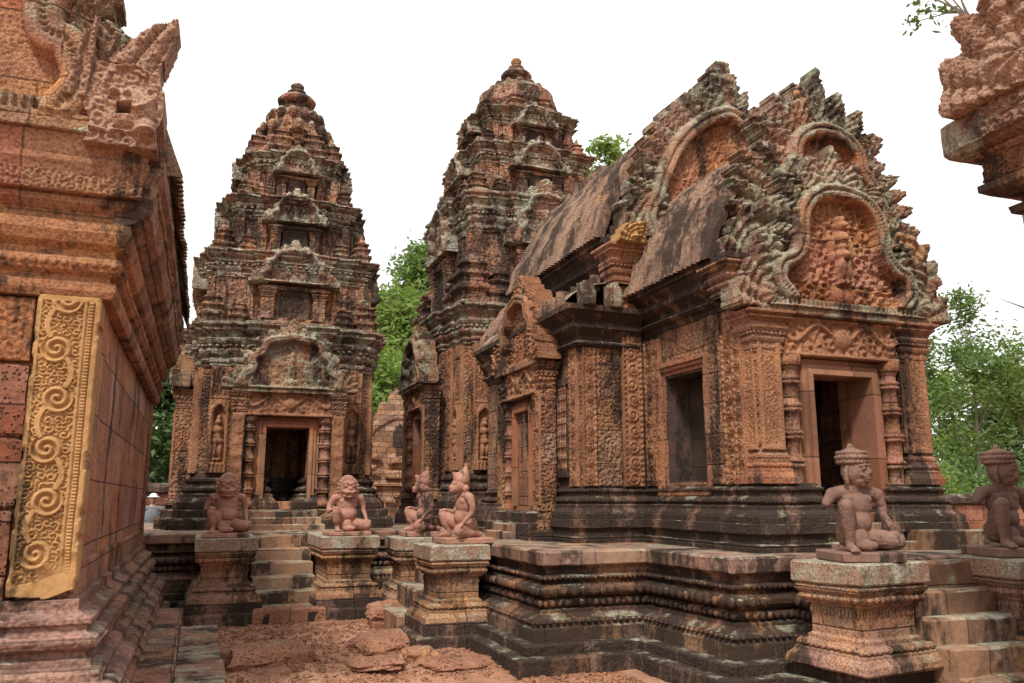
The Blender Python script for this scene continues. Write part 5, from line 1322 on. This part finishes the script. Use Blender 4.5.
# ================================================================= behind the temples
def low_wall(label, x0, x1, y0, y1, h, group='low laterite enclosure walls'):
    t = thing('enclosure_wall', label, 'wall', ((x0 + x1) / 2, (y0 + y1) / 2, 0), group)
    mb = MB(); box(mb, x0, x1, y0, y1, -.1, h - .25, .25, .03); build('wall_courses', mb, 'laterite', t, .03)
    mb = MB(); P = rect(x0, x1, y0, y1); sweep(mb, P, [(0, h - .26), (.1, h - .22), (.1, h - .1), (.04, h - .08), (-.05, h)], .2); build('coping', mb, 'dark', t, .03)
low_wall('low dark laterite wall seen between the left building and the left tower', -14, 3.4, 22.6, 23.2, 2.0)
low_wall('low laterite wall behind the guardians at the right', 11.5, 40, 15.8, 16.4, 1.72)
def gate_ruin():
    t = thing('ruined_gate', 'crumbling gable with a dark niche over pale rubble, seen between the two towers', 'ruin', (5.2, 25, 0))
    mb = MB(); box(mb, 3.6, 7.4, 24.6, 26, -.1, 2.9, .16, .03)
    build('rubble_wall', mb, 'rubble', t, .06)
    make_pediment(t, 5.5, 0, 'E', -24.6, 2.0, 3.3, 2.6, .04, 77, False, 6, 15, 'rubble', fig=False, pts=STEEP, amp=.45)
    mb = MB(); relief(mb, (5.5, 24.30, 3.1), (1, 0, 0), (0, -1, 0), .5, .75, .04, antefix_fn(.5, .75), .05, .3); build('niche_shade', mb, 'blackin', t)  # black plate on the gable, painted as the shade inside a niche
    mb = MB()
    for k in range(40):
        x = 3.7 + rnd.random() * 3.0; z = rnd.random() * 2.9; s = .1 + rnd.random() * .14; box(mb, x - s, x + s, 24.42 - rnd.random() * .08, 24.75, z, z + s * 1.1, .1, .03)
    build('loose_blocks', mb, 'rubble', t, .05)['kind'] = 'stuff'
gate_ruin()
def person():
    t = thing('person', 'person in a white hat and grey shirt standing behind the platform at far left', 'person', (-1.02, 21.2, 0))
    B_ = [C_((-.09, 0, .88, .085), (-.10, 0, .48, .06), (-.10, .01, .07, .04)), C_((.09, 0, .88, .085), (.10, 0, .48, .06), (.10, .01, .07, .04)), C_((-.1, .02, .03, .035), (-.11, -.16, .03, .03)), C_((.1, .02, .03, .035), (.11, -.16, .03, .03)),
          El((0, 0, .95), (.15, .10, .12)), El((0, 0, 1.2), (.155, .10, .2)), C_((-.16, 0, 1.38, .055), (0, 0, 1.41, .06), (.16, 0, 1.38, .055)), C_((0, 0, 1.4, .05), (0, 0, 1.5, .048)),
          El((0, -.01, 1.59), (.075, .09, .11)), El((0, -.10, 1.58), (.012, .018, .02)), El((-.078, 0, 1.58), (.012, .02, .03)), El((.078, 0, 1.58), (.012, .02, .03)),
          C_((-.2, 0, 1.36, .045), (-.23, .02, 1.1, .038), (-.21, -.06, .88, .028)), C_((.2, 0, 1.36, .045), (.23, .02, 1.1, .038), (.21, -.06, .88, .028))]
    B_ += hand((-.21, -.065, .86), (0, -.1, -1), (-1, 0, 0), .9, .3) + hand((.21, -.065, .86), (0, -.1, -1), (1, 0, 0), .9, .3)
    skin('body', B_, 'skin', t, .016, 3, 0)
    skin('shirt', [El((0, 0, 1.2), (.172, .118, .24)), C_((-.17, 0, 1.375, .066), (0, 0, 1.395, .066), (.17, 0, 1.375, .066)), C_((-.2, 0, 1.36, .060), (-.222, .02, 1.16, .052)), C_((.2, 0, 1.36, .060), (.222, .02, 1.16, .052))], 'shirt', t, .016, 2, 0)
    skin('trousers', [El((0, 0, .94), (.165, .115, .13)), C_((-.09, 0, .88, .1), (-.10, 0, .48, .075), (-.10, .01, .12, .06)), C_((.09, 0, .88, .1), (.10, 0, .48, .075), (.10, .01, .12, .06))], 'trouser', t, .016, 2, 0)
    skin('hair', [El((0, .025, 1.61), (.084, .088, .10))], 'hair', t, .012, 1, 0)
    skin('hat', [El((0, .0, 1.67), (.09, .10, .065)), El((0, -.01, 1.645), (.15, .16, .014))], 'hat', t, .009, 1, 0)
person()

# ================================================================= trees and plants
def leaf_cards(mb, C, n, size, seed, sig, squash=.8):
    rg = np.random.RandomState(seed); k = len(C)
    idx = rg.randint(0, k, n); P = C[idx, :3] + rg.normal(0, 1, (n, 3)) * np.array([1, 1, squash]) * C[idx, 3:4] * sig
    a = rg.normal(0, 1, (n, 3)); a[:, 2] *= .6; a /= np.linalg.norm(a, axis=1)[:, None]; b = rg.normal(0, 1, (n, 3)); b -= a * (a * b).sum(1)[:, None]; b /= np.linalg.norm(b, axis=1)[:, None]
    s = size * (.6 + .8 * rg.rand(n))[:, None]
    c_ = np.cross(a, b) * s * .15
    V = np.stack([P - a * s, P + b * s * .42 + c_, P + a * s, P - b * s * .42 + c_], 1).reshape(-1, 3)
    mb.add(V, [np.arange(4 * n).reshape(n, 4)])
def tube(mb, pts, rs, n=7):
    V = []; F = []
    for i, (p, r) in enumerate(zip(pts, rs)):
        p = np.array(p); d = np.array(pts[min(i + 1, len(pts) - 1)]) - np.array(pts[max(i - 1, 0)]); d = d / (np.linalg.norm(d) + 1e-9)
        t = np.array([1., 0, 0]) if abs(d[0]) < .8 else np.array([0, 1., 0]); u = np.cross(d, t); u /= np.linalg.norm(u); v = np.cross(d, u)
        for k in range(n): a = 2 * math.pi * k / n; V.append(p + (u * math.cos(a) + v * math.sin(a)) * r)
    for i in range(len(pts) - 1):
        for k in range(n): F.append([i * n + k, i * n + (k + 1) % n, (i + 1) * n + (k + 1) % n, (i + 1) * n + k])
    mb.add(V, [np.array(F)], True)
def tree(label, x, y, h, crown_r, crown_z, mat='leaf', nleaf=9000, leafs=.16, r0=.2, seed=0, kind='tree', group='trees beyond the temple', lean=0, density=.32, nclump=42, name='broadleaf_tree', cat='tree'):
    rg = random.Random(seed); t = thing(name, label, cat, (x, y, 0), group)
    tr = MB(); pts = [(x + lean * k / 8 * h + (rg.random() - .5) * .12 * (k > 0), y + (rg.random() - .5) * .12, -.1 + h * .88 * k / 8) for k in range(9)]
    tube(tr, pts, [r0 * (1 - .85 * k / 8) for k in range(9)]); C = []
    for k in range(nclump):
        f = rg.random(); zz = crown_z + (h - crown_z) * f
        env = math.sin(math.pi * min(1, (f * .85 + .14))) ** .7
        a = rg.random() * 6.283; rr = crown_r * env * math.sqrt(rg.random()) * 1.0
        cx, cy = x + lean * zz + rr * math.cos(a), y + rr * math.sin(a); C.append((cx, cy, zz, crown_r * (.16 + .2 * rg.random())))
        if k % 2 == 0:
            zb = max(crown_z * .7, zz - rr * .7 - .4); i = min(7, int(zb / h / .88 * 8)); b0 = pts[i]
            mid = ((b0[0] + cx) / 2 + (rg.random() - .5) * .3, (b0[1] + cy) / 2, (b0[2] + zz) / 2 + .1 * rr); tube(tr, [b0, mid, (cx, cy, zz)], [r0 * .32, r0 * .2, r0 * .06], 5)
    build('trunk', tr, 'bark', t, 0)
    mb = MB(); leaf_cards(mb, np.array(C), int(nleaf * 1.35), leafs * 1.3, seed + 5, .62); build('crown', mb, mat, t)
    return t
def shrub(label, x, y, h, r, mat, n, seed, leafs=.12, group='shrubs along the walls'):
    rg = random.Random(seed); t = thing('shrub', label, 'shrub', (x, y, 0), group)
    st = MB(); C = []
    for k in range(18):
        a = rg.random() * 6.283; rr = r * math.sqrt(rg.random()); zz = h * (.25 + .75 * rg.random()) * (1 - .4 * rr / r)
        C.append((x + rr * math.cos(a), y + rr * math.sin(a), zz, r * .3)); 
        if k % 2: tube(st, [(x, y, -.05), (x + rr * .5 * math.cos(a), y + rr * .5 * math.sin(a), zz * .6), C[-1][:3]], [.04, .03, .015], 5)
    build('stems', st, 'bark', t); mb = MB(); leaf_cards(mb, np.array(C), n, leafs, seed, 1.0); build('foliage', mb, mat, t)
# right hand side
tree('slender tall tree with airy crown right of the porch', 29.2, 24.5, 9.9, 1.9, 3.6, 'leaf', 3600, .085, .11, 3, nclump=34)
tree('dark dense tree at the right edge behind the second guardian', 33.0, 21.5, 8.6, 2.6, 2.0, 'leafd', 8000, .10, .2, 4)
tree('pale green bushy tree standing low between porch and slender tree', 27.4, 25.5, 7.6, 1.7, 1.2, 'leaf', 3600, .08, .12, 5)
tree('mid green tree far behind the slender tree', 37, 33, 8.2, 2.8, 2.0, 'leafy', 3600, .12, .2, 6)
tree('bright yellow green tree tucked behind the far right guardian', 32.0, 24.5, 7.9, 1.6, 4.6, 'leafy', 3200, .09, .10, 7, nclump=22)
tree('dark tree low behind the right hand wall', 40, 31, 6.5, 4.0, 1.5, 'leafd', 7000, .14, .2, 8)
tree('leafy tree whose crown shows above the hall roof ridge left of the gables', 19.9, 38.5, 21.0, 3.2, 13.5, 'leafy', 4200, .15, .3, 9, nclump=26)
tree('yellow green tree filling the gap between the two towers', 10.0, 46, 12.8, 4.0, 4, 'leafy', 15000, .15, .28, 10)
tree('tall darker tree topping the gap between the two towers', 12.4, 50, 17.2, 3.0, 7, 'leaf', 9000, .15, .3, 11)
tree('dark tree seen between the left building and the left tower', -1.2, 33, 6.6, 3.2, 1.0, 'leafd', 14000, .12, .22, 12)
tree('green tree low behind the left tower', 4.6, 40, 8.5, 3.6, 1.5, 'leaf', 8000, .15, .22, 13)
tree('far tree behind the ruined gate', 8.0, 38, 8.0, 3.5, 1.5, 'leafy', 10000, .14, .22, 14)
for k, (x, y, m, lb) in enumerate(((19.5, 19.5, 'leafy', 'light green shrub just beyond the right hand wall beside the porch'), (23.5, 19.2, 'leafd', 'dark shrub beyond the right hand wall, between its neighbours'), (27.5, 19.4, 'leaf', 'green shrub beyond the right hand wall near the far guardian'), (21, 24, 'leafd', 'tall dark shrub further back beyond the right hand wall'))):
    shrub(lb, x, y, 3.1, 1.8, m, 7000, 30 + k, .075)
# dead looking trunk at the right edge
t = thing('bare_tree', 'thin bare leaning trunk with dead twigs at the right edge under the eave', 'tree', (31.6, 22.2, 0))
mb = MB(); pts = [(31.6 - .16 * k, 22.2, 1.6 * k) for k in range(9)]; tube(mb, pts, [.26 - .018 * k for k in range(9)])
build('trunk', mb, 'bark', t)
for k, (a, b) in enumerate(((6.3, -2.2), (7.2, -1.6), (8.4, -2.6))):
    mb = MB(); x0 = 31.6 - .1 * a; tube(mb, [(x0, 22.2, a), (x0 + b * .5, 22.1, a + .5), (x0 + b, 22, a + .7)], [.06, .035, .012], 5); build('branch', mb, 'bark', t)
# plant rooted on the eave of the gatehouse
t = thing('small_plant', 'small leafy weed growing out of the carved eave at top right', 'plant', (5.1, 3.95, 5.2))
mb = MB(); C = []
for k in range(9):
    e = (4.98 - .28 * rnd.random(), 3.95 + .3 * rnd.random(), 5.12 + .5 * rnd.random()); tube(mb, [(5.1, 3.9, 4.9), ((5.1 + e[0]) / 2, 3.93, 5.1), e], [.008, .006, .003], 5); C.append((*e, .05))
build('stems', mb, 'bark', t); mb = MB(); leaf_cards(mb, np.array(C), 220, .03, 77, 1.0); build('foliage', mb, 'leaf', t)

# ================================================================= loose stones on the ground
def rock(label, x, y, sx, sy, sz, seed, z=0, rz=0, mat='rock'):
    rg = np.random.RandomState(seed); n = 9; mb = MB()
    sweep(mb, rect(-1, 1, -1, 1), [(-.28, -.9), (-.06, -.6), (0, .2), (-.1, .7), (-.3, .95)], .16)
    V = mb.V[0]; r = np.linalg.norm(V, axis=1)[:, None]; V = V * (1 - .22 * np.clip(r - 1, 0, 1))
    V = V + np.stack([vnoise(V + seed, 1.3, seed + k) for k in range(3)], 1) * .5 + np.stack([vnoise(V + seed, 4, seed + k) for k in range(3)], 1) * .18
    V = V * np.array([sx, sy, sz]) / 2; c, s_ = math.cos(rz), math.sin(rz)
    V = np.stack([V[:, 0] * c - V[:, 1] * s_ + x, V[:, 0] * s_ + V[:, 1] * c + y, V[:, 2] + z + sz * .2], 1); mb.V = [V]
    o = build('laterite_boulder', mb, mat, None); b = np.array([x, y, z]); 
    co = V - b; o.data.vertices.foreach_set('co', co.astype(np.float32).ravel()); o.location = (x, y, z); o.data.update()
    return tag(o, label, 'boulder', 'fallen laterite blocks on the ground')
mb = None
rock('largest loose laterite block, lying right of the left tower steps', 2.62, 11.0, .95, .6, .38, 1, 0, -.2)
rock('rounded laterite mound at the lower edge left of centre', .72, 9.0, .95, .6, .34, 2, -.06, .2)
rock('flat pale stone in front of the monkey pedestals', 2.2, 9.7, .9, .6, .20, 3, -.02, .4)
rock('low red stone just before the nearer monkey pedestal', 1.95, 9.25, .5, .4, .22, 4, -.02)
rock('small block at the foot of the right side tower pedestal', 2.75, 11.65, .45, .4, .30, 5)
rock('squared block beside the left foot of the tower pedestal', -.28, 11.75, .36, .42, .30, 6)
rock('flat laterite outcrop in the middle of the yard', 1.75, 8.55, .5, .5, .12, 7, -.03)
rock('small stone between outcrop and monkey pedestal', 2.25, 8.75, .35, .28, .16, 8, -.02)
rock('broad low outcrop by the platform corner at the lower edge', 2.5, 8.2, .7, .5, .14, 9, -.03)
# two laterite kerb blocks before the narrow steps
for k, x in enumerate((.98, 1.46)):
    mb = MB(); box(mb, x - .235, x + .235, 11.78, 12.06, -.05, .17 - .01 * k, .08, .025)
    o = build('kerb_block', mb, 'rock', None, .018); tag(o, ('left' if k == 0 else 'right') + ' one of two rough blocks lying before the narrow tower steps', 'block', 'blocks before the tower steps')
def pebbles():
    mb = MB(); sv, sq = usphere(6, 4); rg = np.random.RandomState(5)
    for k in range(5200):
        x = .3 + rg.rand() * 3.6; y = (7.6 + rg.rand() * 4.3) if x < 2.9 else 6.4 + rg.rand() * 1.25
        s = .006 + .036 * rg.rand() ** 4
        z = 0
        mb.add(sv * np.array([s * (.8 + .5 * rg.rand()), s, s * .6]) * (1 + .2 * rg.randn(len(sv), 1)) + np.array([x, y, z]), [sq])
    V = np.concatenate(mb.V); fl = np.clip((V[:, 0] - 2.2) / 1.0, 0, 1); V0 = V * np.array([1, 1, 0]); V[:, 2] += (vnoise(V0, 1.1, 3) * .10 + vnoise(V0, 3.7, 4) * .05) * (1 - .8 * fl) - .03 * fl - .015
    mb.V = [V]
    tag(build('pebbles', mb, 'rock', None), 'scattered pebbles and grit on the red soil', 'pebbles', None, 'stuff')
pebbles()
